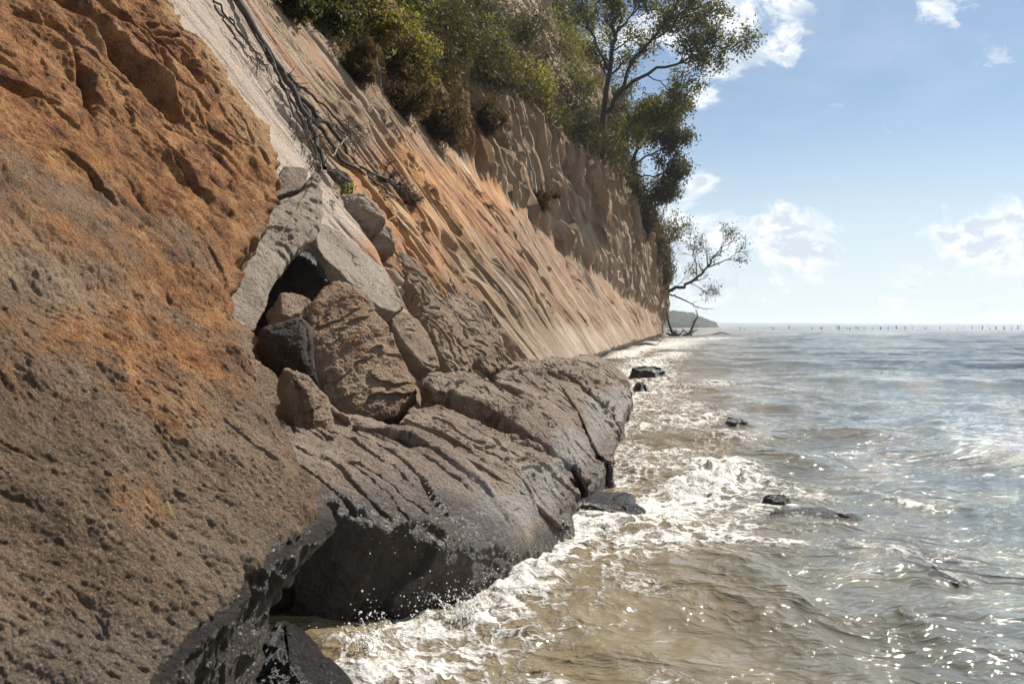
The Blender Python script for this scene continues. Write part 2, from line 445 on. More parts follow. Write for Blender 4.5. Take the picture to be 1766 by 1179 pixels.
    # traced fissures in the slope
    for pts, wd_, dp in CRACKS:
        pl = [hit_cliff(*q) for q in pts]
        sel = (np.abs(Y - np.mean([q[1] for q in pl])) < 14) & (z < 12)
        d, tt = seg_dist(P[sel], pl)
        prof = np.exp(-(d / wd_) ** 2) * np.sin(np.pi * np.clip(tt, 0.03, 0.97)) ** 0.4
        D[sel] -= dp * prof
    P = P + n * D[..., None]
    stain = wl * np.exp(-((fw - 0.20 * z - (14.5 + 0.35 * Y * 0)) / 5.5) ** 2) * 0.9
    pale_zone = pale_zone * sstep(z, 2.4, 3.3)
    band = np.exp(-(((z - 0.20 * Y + 0.2) - 1.0 + warp) / 1.3) ** 2)
    stain = np.clip(wl * (0.28 + 0.75 * band) * (1 - smooth_base) * (1 - pale_zone) - 0.3 * (z < 1.2), 0, 1)
    stain = np.clip(stain + 0.35 * smooth_base * sstep(Y, 40, 80) , 0, 1)
    pale = np.clip(pale_zone * 1.15 + 0.34 * smooth_base * (1 - 0.6 * sstep(Y, 40, 80)) + 0.15 * wl, 0, 1.2)
    pale += 0.5 * ww * sstep(fl, 0.3, 0.8) * (1 - sstep(z - zb, 2, 6)) * sstep(Y, 30, 50)
    brown = ww * np.clip(0.12 + 0.45 * sstep(z - zb, 1, 9) + 0.4 * sstep(Y, 85, 115) + 1.6 * (1 - sstep(Y, 28, 40)), 0, 2.0)  # brown wall tone; near bank darkened further to stand for its shade
    return np_mesh('cliff', P, grid_faces(nr, nc, flip=True), M_cliff, attrs=dict(fw=fw, ft=z * 1.3, stain=stain, pale=pale, brown=brown, wet=np.zeros_like(z), slope=wl * (1 - smooth_base) * (1 - pale_zone)))

CRACKS = [
    ([(640, 300), (680, 380), (720, 440), (760, 500), (800, 570), (840, 630)], 0.10, 0.45),
    ([(700, 430), (740, 500), (790, 580), (815, 640)], 0.09, 0.5),
    ([(865, 565), (885, 600), (905, 622)], 0.28, 0.7),
    ([(790, 500), (830, 540), (860, 590), (885, 630)], 0.09, 0.4),
    ([(640, 400), (665, 460), (700, 510), (725, 545)], 0.22, 0.6),
    ([(860, 415), (905, 440), (930, 470), (960, 500)], 0.12, 0.4),
    ([(560, 120), (640, 210), (720, 300)], 0.05, 0.15),
    ([(600, 150), (690, 250), (760, 330)], 0.05, 0.2),
    ([(960, 400), (985, 450), (1005, 500)], 0.35, 0.9),
]
cliff = build_cliff()
meta(cliff, kind='structure')

# ------------------------------------------------------------------ foreground outcrop
FQ = np.array([-0.74, 3.3, 0.88]); FN = np.array([0.72, -0.25, 0.65]); FN = FN / np.linalg.norm(FN)
def build_fg():
    Rp = [(170, -230), (215, -150), (290, 0), (345, 70), (400, 150), (445, 225), (484, 272), (480, 305), (470, 345), (447, 385), (427, 408), (419, 450), (428, 520), (452, 590),
          (488, 660), (510, 715), (520, 750), (545, 800), (572, 852), (577, 872), (567, 900), (545, 925), (512, 942), (478, 962), (432, 1008), (398, 1048), (352, 1086), (322, 1120), (290, 1165), (265, 1205), (215, 1300), (150, 1430)]
    R3 = np.array([on_plane(u, v, FQ, FN) for u, v in Rp])
    seg = np.linalg.norm(np.diff(np.array(Rp, float), axis=0), axis=1); cum = np.concatenate([[0], np.cumsum(seg)]); cum /= cum[-1]
    nr = 1050
    tr = np.linspace(0, 1, nr)
    E = np.stack([np.interp(tr, cum, R3[:, k]) for k in range(3)], -1)
    ker = np.hanning(17); ker /= ker.sum()
    for k in range(3):
        pad = np.pad(E[:, k], 8, mode='edge'); E[:, k] = np.convolve(pad, ker, 'valid')
    L3 = np.array([on_plane(-420, -230 + (1650) * q, FQ, FN) for q in tr])
    tang = np.gradient(E, axis=0); tang /= np.linalg.norm(tang, axis=1, keepdims=True)
    mo = np.cross(tang, FN); mo /= np.linalg.norm(mo, axis=1, keepdims=True)
    mo *= np.sign((mo @ np.array([1, 0, -0.2])).sum())
    def sm(A, k):
        kk = np.hanning(2 * k + 1); kk /= kk.sum()
        return np.stack([np.convolve(np.pad(A[:, j], k, mode='edge'), kk, 'valid') for j in range(3)], -1)
    mo = sm(mo, 30); mo /= np.linalg.norm(mo, axis=1, keepdims=True)
    low = sstep(np.linspace(0, 1, nr), 0.66, 0.74)
    nt_, na, nf = 560, 16, 90
    rad = (0.10 - 0.05 * low)[:, None]
    # the plane bulges gently
    s = np.linspace(0, 1, nt_)[None, :] ** 0.85
    Ein = sm(E - mo * rad, 22)
    top = L3[:, None, :] + (Ein - L3)[:, None, :] * s[..., None]
    ph = np.linspace(0, math.pi / 2 * 0.95, na)[None, 1:]
    arc = Ein[:, None, :] + mo[:, None, :] * (rad * np.sin(ph))[..., None] - FN * (rad * (1 - np.cos(ph)))[..., None]
    fdir = mo * (0.08 + 0.72 * low)[:, None] - FN * 0.9
    fdir /= np.linalg.norm(fdir, axis=1, keepdims=True)
    q = np.linspace(0, 1, nf)[None, 1:] ** 1.2 * 1.6
    flank = arc[:, -1:, :] + fdir[:, None, :] * q[..., None]
    P = np.concatenate([top, arc, flank], 1)
    n = grid_normals(P)
    if n[200, 200] @ FN < 0: n = -n
    x, y, z = P[..., 0], P[..., 1], P[..., 2]
    e1 = np.array([-0.2, -0.966, -0.15]); e1 = e1 - FN * (e1 @ FN); e1 /= np.linalg.norm(e1); e2 = np.cross(FN, e1)
    gdir = on_plane(285, 178, FQ, FN) - on_plane(110, 10, FQ, FN); gdir /= np.linalg.norm(gdir); gper = np.cross(FN, gdir)
    a, b = P @ gdir, P @ gper; e2 = gper * np.sign(gper @ e2)
    # diagonal bedding on the surface (down to the right in view)
    D = 0.10 * fbm(x, y, z, 0.7, 3) + 0.035 * fbm(x, y, z, 3.2, 3)
    wq = fbm(x, y, z, 1.3, 2)
    up = sstep(z, 1.9, 2.9)
    diag = b
    D += (0.018 + 0.03 * up) * (saw((diag + 0.22 * wq) * 4.2, 0.72) - 0.5) * sstep(fbm(a, b, 0.0, 1.3, 2), -0.2, 0.4)
    D += 0.017 * fbm(a * 0.9, b * 2.2, z, 3.2, 3, 0.5)
    D += 0.0075 * fbm(a * 0.8, b * 1.8, z, 15.0, 3, 0.6)
    D += 0.0048 * fbm(a, b * 1.5, z, 34.0, 3, 0.65)
    D += (0.2 + 0.8 * up) * 0.036 * chips(a * 0.6, b * 1.7, z, 1.1, 3.0) * sstep(fbm(a, b, 2.0, 0.8, 2), -0.3, 0.25) + 0.004 * chips(a * 0.7, b * 1.5, z, 5.0, 2.5, 4.0)
    D -= (0.15 + 0.85 * up) * 0.030 * crev(a * 1.1 + 0.5 * wq, b * 4.5 + 0.8 * wq, z, 0.80) * sstep(fbm(a, b, 4.0, 1.1, 2), -0.2, 0.3)
    D -= 0.006 * crev(a * 3, b * 12, z, 0.88) * sstep(fbm(a, b, 8.0, 2.0, 2), -0.15, 0.3)
    pit = pn(a * 7, b * 13, z * 3) ; D -= 0.005 * sstep(pit, 0.42, 0.75)
    pit2 = pn(a * 22 + 5, b * 34, z * 3); D -= 0.004 * sstep(pit2, 0.35, 0.65)
    lowrock = sstep(-z, -0.95, -0.55)
    flankw = np.zeros(P.shape[:2]); flankw[:, nt_ + na // 2:] = 1
    D += flankw * (0.06 * ridged(x, y, z, 3.0, 3) + 0.03 * fbm(x, y, z, 9.0, 3))
    FC = [([(95, -10), (168, 46), (219, 102), (254, 142), (285, 178), (300, 205)], 0.042, 0.36, 1), ([(20, 22), (81, 56), (122, 97), (153, 153), (163, 204)], 0.022, 0.15, 1),
          ([(-20, 128), (46, 158), (92, 178)], 0.022, 0.16, 1), ([(312, 107), (322, 130), (338, 150)], 0.055, 0.16, 0), ([(254, 76), (300, 153), (326, 173), (350, 200)], 0.018, 0.12, 1), ([(130, -10), (185, 30), (232, 62), (262, 100)], 0.02, 0.13, 1), ([(350, 150), (400, 200), (440, 255)], 0.012, 0.05, 0), ([(215, 175), (265, 225), (320, 300), (350, 340)], 0.010, 0.05, 1), ([(100, 250), (160, 290), (215, 350)], 0.010, 0.045, 1), ([(330, 380), (380, 440), (410, 500)], 0.008, 0.03, 0),
          ([(190, 0), (260, 60), (330, 95)], 0.02, 0.12, 1), ([(381, 717), (430, 760), (473, 798)], 0.008, 0.03, 0), ([(0, 752), (45, 765), (81, 783)], 0.008, 0.025, 0),
          ([(220, 300), (250, 340), (300, 400)], 0.012, 0.025, 1), ([(50, 20), (110, 60), (125, 110)], 0.02, 0.05, 0)]
    for pts, wd_, dp, step in FC:
        pl = [on_plane(u, v, FQ, FN) for u, v in pts]
        Pw = P + (0.05 * wq[..., None]) * e2
        d, tt = seg_dist(Pw, pl)
        taper = np.sin(np.pi * np.clip(tt, 0.02, 0.98)) ** 0.5
        D -= dp * np.exp(-(d / wd_) ** 2) * taper * (1 - flankw)
        if step:
            mid = np.array(pl).mean(0); side = (P - mid) @ e2
            D += 0.3 * dp * np.exp(-d / (wd_ * 5)) * np.tanh(-side / wd_) * taper * sstep(d, 0, wd_)
    P = P + n * D[..., None]
    # image-free colour zones, in metres
    stain = sstep(z + 0.8 * wq, 1.05, 2.4) * 0.98 + 0.25 * fbm(a, b, 0.0, 1.6, 3)
    d, _ = seg_dist(P, [on_plane(255, 640 + 240, FQ, FN)] * 2); stain += 0.55 * np.exp(-(d / 0.13) ** 2)
    d, _ = seg_dist(P, [on_plane(30, 760, FQ, FN), on_plane(330, 640, FQ, FN)]); stain += 0.28 * np.exp(-(d / 0.35) ** 2)
    edgew = np.zeros(P.shape[:2]); edgew[:, :nt_] = sstep(np.linspace(0, 1, nt_), 0.80, 1.0)[None, :]; edgew[:, nt_:] = 1
    edgew *= (1 - sstep(np.linspace(0, 1, nr), 0.26, 0.36))[:, None]
    yl = sstep(seg_dist(P, [on_plane(*q, FQ, FN) for q in [(120, 20), (210, 90), (330, 210), (430, 250), (470, 280)]])[0] + 0.35 * wq, 0.60, 0.0) * 0.5 + 1.1 * edgew
    pale = (1 - sstep(z + 0.35 * wq, 0.55, 1.25)) * 0.85
    fl2 = np.zeros(P.shape[:2]); fl2[:, nt_ + na // 3:] = 1
    wet = fl2 * sstep(-z, -1.0, -0.8)
    return np_mesh('rock_outcrop', P, grid_faces(P.shape[0], P.shape[1]), M_fg, attrs=dict(stain=stain, pale=pale, wet=wet, ochre=yl), origin=(-1.5, 3.0, 0))
fg = build_fg()
meta(fg, 'huge rusty brown sandstone outcrop filling the left foreground, wet black underneath', 'rock')

# ------------------------------------------------------------------ generic traced rock (top outline, real thickness)
def resample(poly, n, smooth=3):
    p = np.array(poly, float); c = np.vstack([p, p[:1]])
    s = np.concatenate([[0], np.cumsum(np.linalg.norm(np.diff(c, axis=0), axis=1))])
    t = np.linspace(0, s[-1], n, endpoint=False)
    r = np.stack([np.interp(t, s, c[:, k]) for k in range(p.shape[1])], -1)
    k = max(1, int(n * smooth / 100))
    ker = np.hanning(2 * k + 1); ker /= ker.sum()
    for j in range(p.shape[1]):
        r[:, j] = np.convolve(np.concatenate([r[-k:, j], r[:, j], r[:k, j]]), ker, 'valid')
    return r

def wrap_smooth(A, k):
    k = max(k, 1); ker = np.hanning(2 * k + 1); ker /= ker.sum()
    return np.stack([np.convolve(np.concatenate([A[-k:, j], A[:, j], A[:k, j]]), ker, 'valid') for j in range(A.shape[1])], -1)

def traced_rock(name, poly3, n, thick, mat, label, rad=0.06, dome=0.05, nth=420, nr=110, ns=60, flare=0.05, surf=None, amps=(1, 1, 1), wet=0.0, stain=0.0, pale=0.0,
                group=None, cat='rock', seed=0.0, smooth=3, bed=None, carve=None, attrf=None, down=None):
    n = np.array(n, float); n /= np.linalg.norm(n)
    B = resample(poly3, nth, smooth)
    c = B.mean(0)
    dn = -n if down is None else np.array(down, float) / np.linalg.norm(down)
    out = B - c; ol = np.linalg.norm(out, axis=1, keepdims=True); outn = out / ol
    tang = np.roll(B, -1, 0) - np.roll(B, 1, 0); tang /= np.linalg.norm(tang, axis=1, keepdims=True)
    mo = np.cross(tang, n); mo *= np.sign((mo * outn).sum())
    mo = wrap_smooth(mo, nth // 22); mo /= np.linalg.norm(mo, axis=1, keepdims=True)
    Rr = np.minimum(rad, ol * 0.45)
    Ein = wrap_smooth(B - mo * Rr, nth // 30)
    r = (np.linspace(0, 1, nr) ** 0.8)[:, None, None]
    top = c + (Ein - c)[None] * r + n * (dome * (1 - r ** 2.5))
    ph = np.linspace(0, math.pi / 2, 12)[1:, None, None]
    arc = Ein[None] + mo[None] * (Rr * np.sin(ph)) + dn * (Rr * (1 - np.cos(ph)))
    q = np.linspace(0, 1, ns)[1:, None, None]
    side = arc[-1:] + dn * (thick * q) + mo[None] * (flare * thick * q)
    P = np.concatenate([top, arc, side], 0)
    if surf is not None:
        P[..., 2] += surf(P[..., 0], P[..., 1])
    nn = grid_normals(P, wrap=True)
    if nn[nr // 2, 0] @ n < 0: nn = -nn
    nn[0] = n
    x, y, z = P[..., 0] + seed, P[..., 1] + seed * 1.7, P[..., 2]
    size = math.sqrt(thick * float(ol.mean())) + 0.15
    rfade = np.ones(P.shape[:2]); rfade[:3] = 0.2
    D = amps[0] * 0.09 * size * fbm(x, y, z, 1.2 / size, 3)
    D = D + amps[1] * (-0.008 * ridged(x, y, z, 5.0, 3) + 0.016 * fbm(x, y, z, 5.0, 4, 0.6))
    D = D + amps[2] * 0.006 * fbm(x, y, z, 26.0, 3, 0.6)
    q1, q2, q3 = P @ np.array([0.62, 0.72, 0.3]) * 0.55, P @ np.array([-0.75, 0.55, 0.35]) * 2.0, P @ np.array([0.1, -0.45, 0.88]) * 1.1
    ch = amps[1] * sstep(fbm(x, y, z, 0.9 / size, 2), -0.35, 0.25)
    D = D + ch * (0.028 * size * chips(q1, q2, q3, 1.0 / size, 2.6, seed) + 0.005 * chips(q1, q2, q3, 4.0, 2.0, seed + 3))
    if bed is not None:
        bx, fr, am = bed
        cc = P @ np.array(bx, float)
        am = am * sstep(nn @ n, 0.45, 0.75)
        D = D + am * (saw(cc * fr + 0.9 * fbm(x, y, z, 1.1, 2), 0.8) - 0.5) * sstep(fbm(x, y, z, 0.9, 2), -0.3, 0.3)
        D = D - am * 0.9 * crev(cc * 5.5 + 0.5 * fbm(x, y, z, 1.1, 2), (x - y) * 0.8, z, 0.8)
    if carve is not None: D = D + carve(P)
    D[0] = D[1].mean()
    P = P + nn * (D * rfade)[..., None]
    A = dict(stain=np.full(P.shape[:2], stain), pale=np.full(P.shape[:2], pale), wet=np.full(P.shape[:2], wet))
    if attrf is not None: A.update(attrf(P))
    base = (float(c[0]), float(c[1]), float(max(P[..., 2].min(), 0)))
    o = np_mesh(name, P, grid_faces(P.shape[0], P.shape[1], wrap=True), mat, attrs=A, origin=base)
    meta(o, label, cat, group)
    return o

# ------------------------------------------------------------------ ledge slabs
def prof(a): return np.interp(a, [-4.5, -3.4, -2.7, -2.1, -1.6, -1.25, -1.08, -0.9], [0.92, 0.92, 0.86, 0.76, 0.58, 0.38, 0.20, 0.02])
def ledge_z(x, y): return prof(x - DIR * y + 0.10 * np.sin(y * 0.9))
def hit_ledge(u, v, off=0.0):
    d = ray(u, v); Y = np.linspace(3, 24, 4200)
    x = d[0] * Y; z = H + d[2] * Y
    b = z < ledge_z(x, Y) + off
    k = np.argmax(b) if b.any() else len(Y) - 1
    return np.array([x[k], Y[k], 0.0])
SL = 'ledge slabs at the foot of the cliff'
def slab(pts, label, off=0.0, **kw):
    poly = [hit_ledge(u, v, off) if len(q) == 0 else np.array([q[0], q[1], 0.0]) for (u, v, *q) in pts]
    f = lambda x, y: ledge_z(x, y) + off
    kw.setdefault('flare', -0.035)
    kw.setdefault('bed', ((0.78, 0.63, 0.2), 2.4, 0.045))
    return traced_rock('rock_slab', poly, (0, 0, 1), 1.3, M_ledge, label, surf=f, group=SL, cat='rock slab', **kw)
def slab_attr(P):
    a = P[..., 0] - DIR * P[..., 1]
    nz = fbm(P[..., 0], P[..., 1], P[..., 2], 1.7, 3)
    edge = sstep(a + 0.25 * nz, -1.5, -1.15) * sstep(P[..., 2], 0.12, 0.3)  # sun glare along the water-side rim, painted in as paler rock
    face = sstep(-P[..., 1] + 0.4 * nz, -5.25, -4.75) * sstep(-P[..., 2] + 0.25 * nz, -0.8, -0.5)
    return dict(pale=edge * 0.75, wet=np.clip(face * 0.9, 0, 1), stain=np.clip(0.25 * sstep(-a, 1.9, 3.0) + 0.2 * nz, 0, 1))
# front slab: near end is a tall dark face
slab([(0, 0, -2.55, 5.5), (0, 0, -2.35, 4.75), (0, 0, -1.6, 4.35), (0, 0, -0.9, 4.15), (0, 0, -0.35, 4.45), (0, 0, 0.0, 4.95), (960, 915), (975, 880), (948, 880), (930, 865), (880, 832), (830, 790), (760, 747), (690, 728), (0, 0, -2.0, 7.6)],
     'big dark whaleback slab nearest the camera with a black wet end face above the splash', nth=1000, nr=380, ns=150, rad=0.15, seed=1.0, attrf=slab_attr, smooth=1.2, amps=(0.6, 1.5, 1.5))
slab([(690, 718), (760, 737), (830, 780), (880, 824), (930, 858), (950, 876), (985, 868), (1000, 840), (985, 806), (950, 785), (900, 764), (830, 728), (770, 706), (725, 700)],
     'curved strip of ledge behind the front slab, between the thin crack and the wide dark gap', off=-0.01, nth=900, nr=150, ns=60, rad=0.035, seed=2.0, attrf=slab_attr, smooth=1.0, amps=(0.4, 1.6, 1.5))
slab([(722, 655), (760, 668), (800, 680), (850, 698), (900, 732), (955, 770), (992, 800), (1012, 838), (1040, 815), (1050, 790), (1040, 772), (1005, 752), (960, 725), (900, 688), (850, 660), (800, 640), (745, 640)],
     'raised grooved slab beyond the wide dark gap, ending in a blunt grey snout', off=0.13, nth=900, nr=170, ns=60, rad=0.06, seed=3.0, attrf=slab_attr, smooth=1.0, amps=(0.4, 1.6, 1.5))
slab([(852, 652), (905, 678), (965, 716), (1008, 745), (1042, 763), (1053, 800), (1062, 760), (1068, 735), (1040, 705), (1000, 668), (960, 640), (915, 622), (870, 632)],
     'long sloping slab in the middle of the ledge with a notch of shadow at its tip', off=0.16, nth=800, nr=150, ns=60, rad=0.05, seed=4.0, attrf=slab_attr, smooth=1.0, amps=(0.4, 1.6, 1.5))
slab([(925, 622), (965, 636), (1005, 662), (1045, 698), (1072, 728), (1082, 705), (1090, 672), (1060, 650), (1020, 632), (985, 618), (950, 615)],
     'outer slab near the far end of the ledge, above the two dark stones in the water', off=0.12, nth=700, nr=130, ns=50, rad=0.05, seed=5.0, attrf=slab_attr, smooth=1.0, amps=(0.4, 1.6, 1.5))
slab([(982, 616), (1020, 628), (1060, 645), (1088, 662), (1086, 650), (1062, 632), (1035, 616), (1000, 610)],
     'low humped slab at the very far tip of the ledge', off=0.15, nth=500, nr=90, ns=40, rad=0.06, seed=6.0, attrf=slab_attr, smooth=1.0, amps=(0.4, 0.8, 1.0))
# rock bed joining slabs, outcrop and cliff foot under the gaps
def build_bed():
    ys = np.geomspace(2.2, 22, 220)[:, None]; av = np.linspace(-6.2, -1.25, 160)[None, :]
    Y = ys + 0 * av; X = av + DIR * Y
    z = prof(av + 0 * Y) - 0.55 + 0.16 * fbm(X, Y, 0.0, 0.9, 4) - 0.5 * (1 - sstep(Y, 4.6, 5.6)) - 0.4 * sstep(av + 0 * Y, -1.9, -1.3)
    P = np.stack([X, Y, z], -1)
    return np_mesh('shore_bedrock', P, grid_faces(220, 160, flip=True), M_dark, attrs=dict(stain=0 * z, pale=0 * z, wet=0 * z + 0.2))
meta(build_bed(), kind='structure')

# ------------------------------------------------------------------ fallen blocks and ribs
NB = np.array([0.70, -0.30, 0.62]); NB = NB / np.linalg.norm(NB)
BG = 'broken blocks lodged between outcrop and cliff'
def block(pts, label, off=0.35, n=None, thick=0.8, mat=None, name='boulder', ctr=None, **kw):
    n = NB if n is None else np.array(n, float) / np.linalg.norm(n)
    cu = np.mean([p[0] for p in pts]); cvv = np.mean([p[1] for p in pts])
    Q = hit_cliff(cu, cvv) if ctr is None else at(cu, cvv, ctr)
    if ctr is None:
        d = ray(cu, cvv); Q = Q - d / np.linalg.norm(d) * off
    poly = [on_plane(u, v, Q, n) for u, v in pts]
    return traced_rock(name, poly, n, thick, mat or M_tan, label, group=BG, **kw)

block([(476, 353), (525, 327), (548, 290), (556, 300), (560, 347), (553, 393), (502, 439), (478, 475), (455, 535), (440, 580), (400, 560), (370, 429), (420, 360)],
      'smooth pale grey slab wedged behind the outcrop, above the dark hollow', off=0.6, n=(0.72, -0.38, 0.6), thick=1.0, mat=M_pale, rad=0.05, nth=500, nr=120, seed=10, stain=0.12, amps=(0.6, 1.3, 1.2), smooth=1.5)
block([(491, 285), (534, 290), (521, 326), (500, 330), (472, 340), (474, 318)], 'small dark grey plate perched on top of the pale slab', off=0.85, n=(0.55, -0.6, 0.55), thick=0.12, mat=M_ledge, rad=0.02, dome=0.02, nth=200, nr=50, ns=20, seed=11, amps=(0.6, 0.6, 1), pale=0.3)
block([(545, 392), (560, 384), (583, 383), (619, 404), (649, 439), (672, 480), (697, 528), (685, 538), (654, 528), (632, 508), (605, 488), (588, 468), (566, 450), (548, 425)],
      'pale leaning plate with a sharp edge over the black hollow', off=0.62, n=(0.72, -0.12, 0.66), thick=0.28, mat=M_pale, rad=0.03, dome=0.03, nth=460, nr=120, seed=12, amps=(0.5, 1.3, 1.2), stain=0.12, smooth=1.2)
block([(588, 482), (606, 486), (640, 516), (672, 556), (707, 617), (724, 658), (724, 690), (675, 721), (606, 738), (572, 700), (552, 640), (530, 580), (533, 531), (558, 503)],
      'big tan boulder with orange patches standing on the ledge', off=1.35, n=(0.55, -0.62, 0.48), thick=0.9, mat=M_tan, rad=0.10, dome=0.10, nth=640, nr=200, ns=80, seed=13, stain=0.5, amps=(0.9, 1.3, 1.3), smooth=1.5)
block([(668, 538), (690, 533), (726, 551), (750, 590), (762, 630), (752, 642), (728, 628), (700, 590), (680, 562)], 'narrow slanting block to the right of the big tan boulder', off=0.85, n=(0.7, -0.35, 0.6), thick=0.9, mat=M_tan, rad=0.06, dome=0.05, nth=360, nr=90, seed=14, stain=0.05, smooth=1.5)
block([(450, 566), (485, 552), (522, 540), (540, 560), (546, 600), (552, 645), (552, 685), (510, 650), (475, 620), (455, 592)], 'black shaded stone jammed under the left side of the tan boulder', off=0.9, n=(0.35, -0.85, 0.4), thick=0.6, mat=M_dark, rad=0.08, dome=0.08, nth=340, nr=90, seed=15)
block([(494, 634), (537, 646), (568, 678), (583, 714), (579, 746), (558, 767), (532, 770), (510, 742), (496, 690)], 'rounded brown stone squeezed against the outcrop, below the black stone', off=2.6, n=(0.5, -0.7, 0.5), thick=0.5, mat=M_tan, rad=0.07, dome=0.06, nth=360, nr=100, seed=16, smooth=2)
block([(483, 503), (510, 505), (538, 518), (524, 534), (500, 546), (486, 540)], 'small brown stone catching the sun inside the dark hollow', off=0.9, n=(0.5, -0.4, 0.75), thick=0.3, mat=M_tan, rad=0.03, dome=0.02, nth=180, nr=50, ns=20, seed=17)
block([(572, 346), (600, 332), (622, 331), (645, 348), (667, 376), (640, 392), (612, 392), (586, 374)], 'dark rounded stone under the fallen branches, upper of two', off=0.55, n=(0.3, -0.85, 0.4), thick=0.6, mat=M_ledge, rad=0.08, dome=0.08, nth=220, nr=60, ns=30, seed=18)
block([(628, 391), (652, 380), (677, 392), (684, 420), (662, 428), (640, 424)], 'smaller dark stone below the upper dark stone, beside the pale plate', off=0.5, n=(0.3, -0.85, 0.4), thick=0.5, mat=M_ledge, rad=0.07, dome=0.06, nth=180, nr=50, ns=25, seed=19)
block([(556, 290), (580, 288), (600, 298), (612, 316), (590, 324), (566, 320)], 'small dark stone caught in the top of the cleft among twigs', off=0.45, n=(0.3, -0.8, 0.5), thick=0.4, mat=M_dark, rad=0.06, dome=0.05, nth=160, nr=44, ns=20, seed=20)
block([(686, 434), (712, 446), (747, 490), (777, 535), (803, 575), (820, 615), (812, 641), (785, 644), (765, 612), (742, 562), (716, 500)], 'long rough rib of rock slanting down right of the pale plate', off=0.80, n=(0.72, -0.2, 0.62), thick=1.0, mat=M_tan, name='rock_rib', rad=0.05, dome=0.05, nth=500, nr=110, seed=21, stain=0.25, amps=(1.0, 1.7, 1.3), smooth=1.2, bed=((0.2, 1, 0.4), 3.0, 0.07))
block([(770, 500), (800, 502), (838, 530), (862, 570), (884, 617), (875, 632), (845, 642), (826, 622), (806, 580), (785, 540)], 'shorter rough rib of rock before the smooth grey cliff foot', off=0.6, n=(0.72, -0.2, 0.62), thick=0.9, mat=M_tan, name='rock_rib', rad=0.08, dome=0.05, nth=420, nr=100, seed=22, stain=0.15, amps=(1.0, 1.4, 1.2), smooth=1.4, bed=((0.2, 1, 0.4), 2.6, 0.06))
block([(440, 560), (448, 495), (478, 448), (512, 436), (542, 452), (566, 490), (556, 540), (500, 600)], 'stone face coloured black for shade at the back of the hollow between the pale slabs', off=-0.9, n=(-0.1, -1.0, -0.05), thick=0.9, mat=M_dark, rad=0.05, dome=0.02, nth=300, nr=80, seed=30, wet=0.8)  # dark colour and wet tint here stand for the hollow's deep shade
# black boulder in the bottom corner
block([(360, 1240), (400, 1160), (450, 1095), (490, 1060), (522, 1078), (556, 1118), (585, 1150), (615, 1185), (640, 1250), (520, 1310)], 'black wet pointed boulder at the bottom between outcrop and splash', ctr=3.25, n=(0.15, -0.6, 0.75), thick=0.7, mat=M_dark, rad=0.08, dome=0.06, nth=420, nr=110, seed=23, wet=0.8, flare=0.3)

# ------------------------------------------------------------------ rocks and wood standing in the water
def sea_rock(u, v, hw, hh, hgt, label, seed, mat=None, name='boulder', rot=0.0, Ydepth=0.5, gr='stones breaking the water surface'):
    c = sea(u, v); pr = c[1] / F
    poly = []
    for k in range(14):
        t = 2 * math.pi * k / 14
        rr = 1 + 0.22 * math.sin(3 * t + seed) + 0.13 * math.sin(5 * t + 2 * seed)
        x, y = math.cos(t) * hw * pr * rr, math.sin(t) * Ydepth * rr
        poly.append((c[0] + x * math.cos(rot) - y * math.sin(rot), c[1] + x * math.sin(rot) + y * math.cos(rot), hgt))
    o = traced_rock(name, poly, (0, 0, 1), hgt + 0.35, mat or M_dark, label, rad=min(hw * pr * 0.35, 0.12), dome=0.25 * hgt, nth=160, nr=50, ns=20, flare=0.5, seed=seed, wet=0.75, amps=(1.0, 0.9, 0.8) if hgt > 0.1 else (0.25, 0.5, 0.7), group=gr)
    return o
sea_rock(1055, 870, 58, 0, 0.05, 'low dark rock awash in foam just off the ledge', 31, Ydepth=0.45, rot=0.25)
sea_rock(1118, 652, 24, 0, 0.28, 'long dark stone in the shallows beyond the tip of the ledge', 32, Ydepth=0.5)
sea_rock(1104, 673, 9, 0, 0.16, 'small pointed black stone just below the long dark stone', 33, Ydepth=0.2)
sea_rock(1268, 727, 18, 0, 0.04, 'small flat stone barely above the water, farther out', 34, Ydepth=0.25)
sea_rock(1405, 889, 84, 0, 0.03, 'broad dark rock shelf with water sheeting over it', 35, Ydepth=0.24, rot=-0.22)
sea_rock(1618, 996, 24, 0, 0.03, 'little dark rock awash at the right, nearest of those offshore', 36, Ydepth=0.16)
sea_rock(1340, 870, 20, 0, 0.07, 'dark rock lip at the left end of the awash shelf', 37, Ydepth=0.12, rot=-0.3)

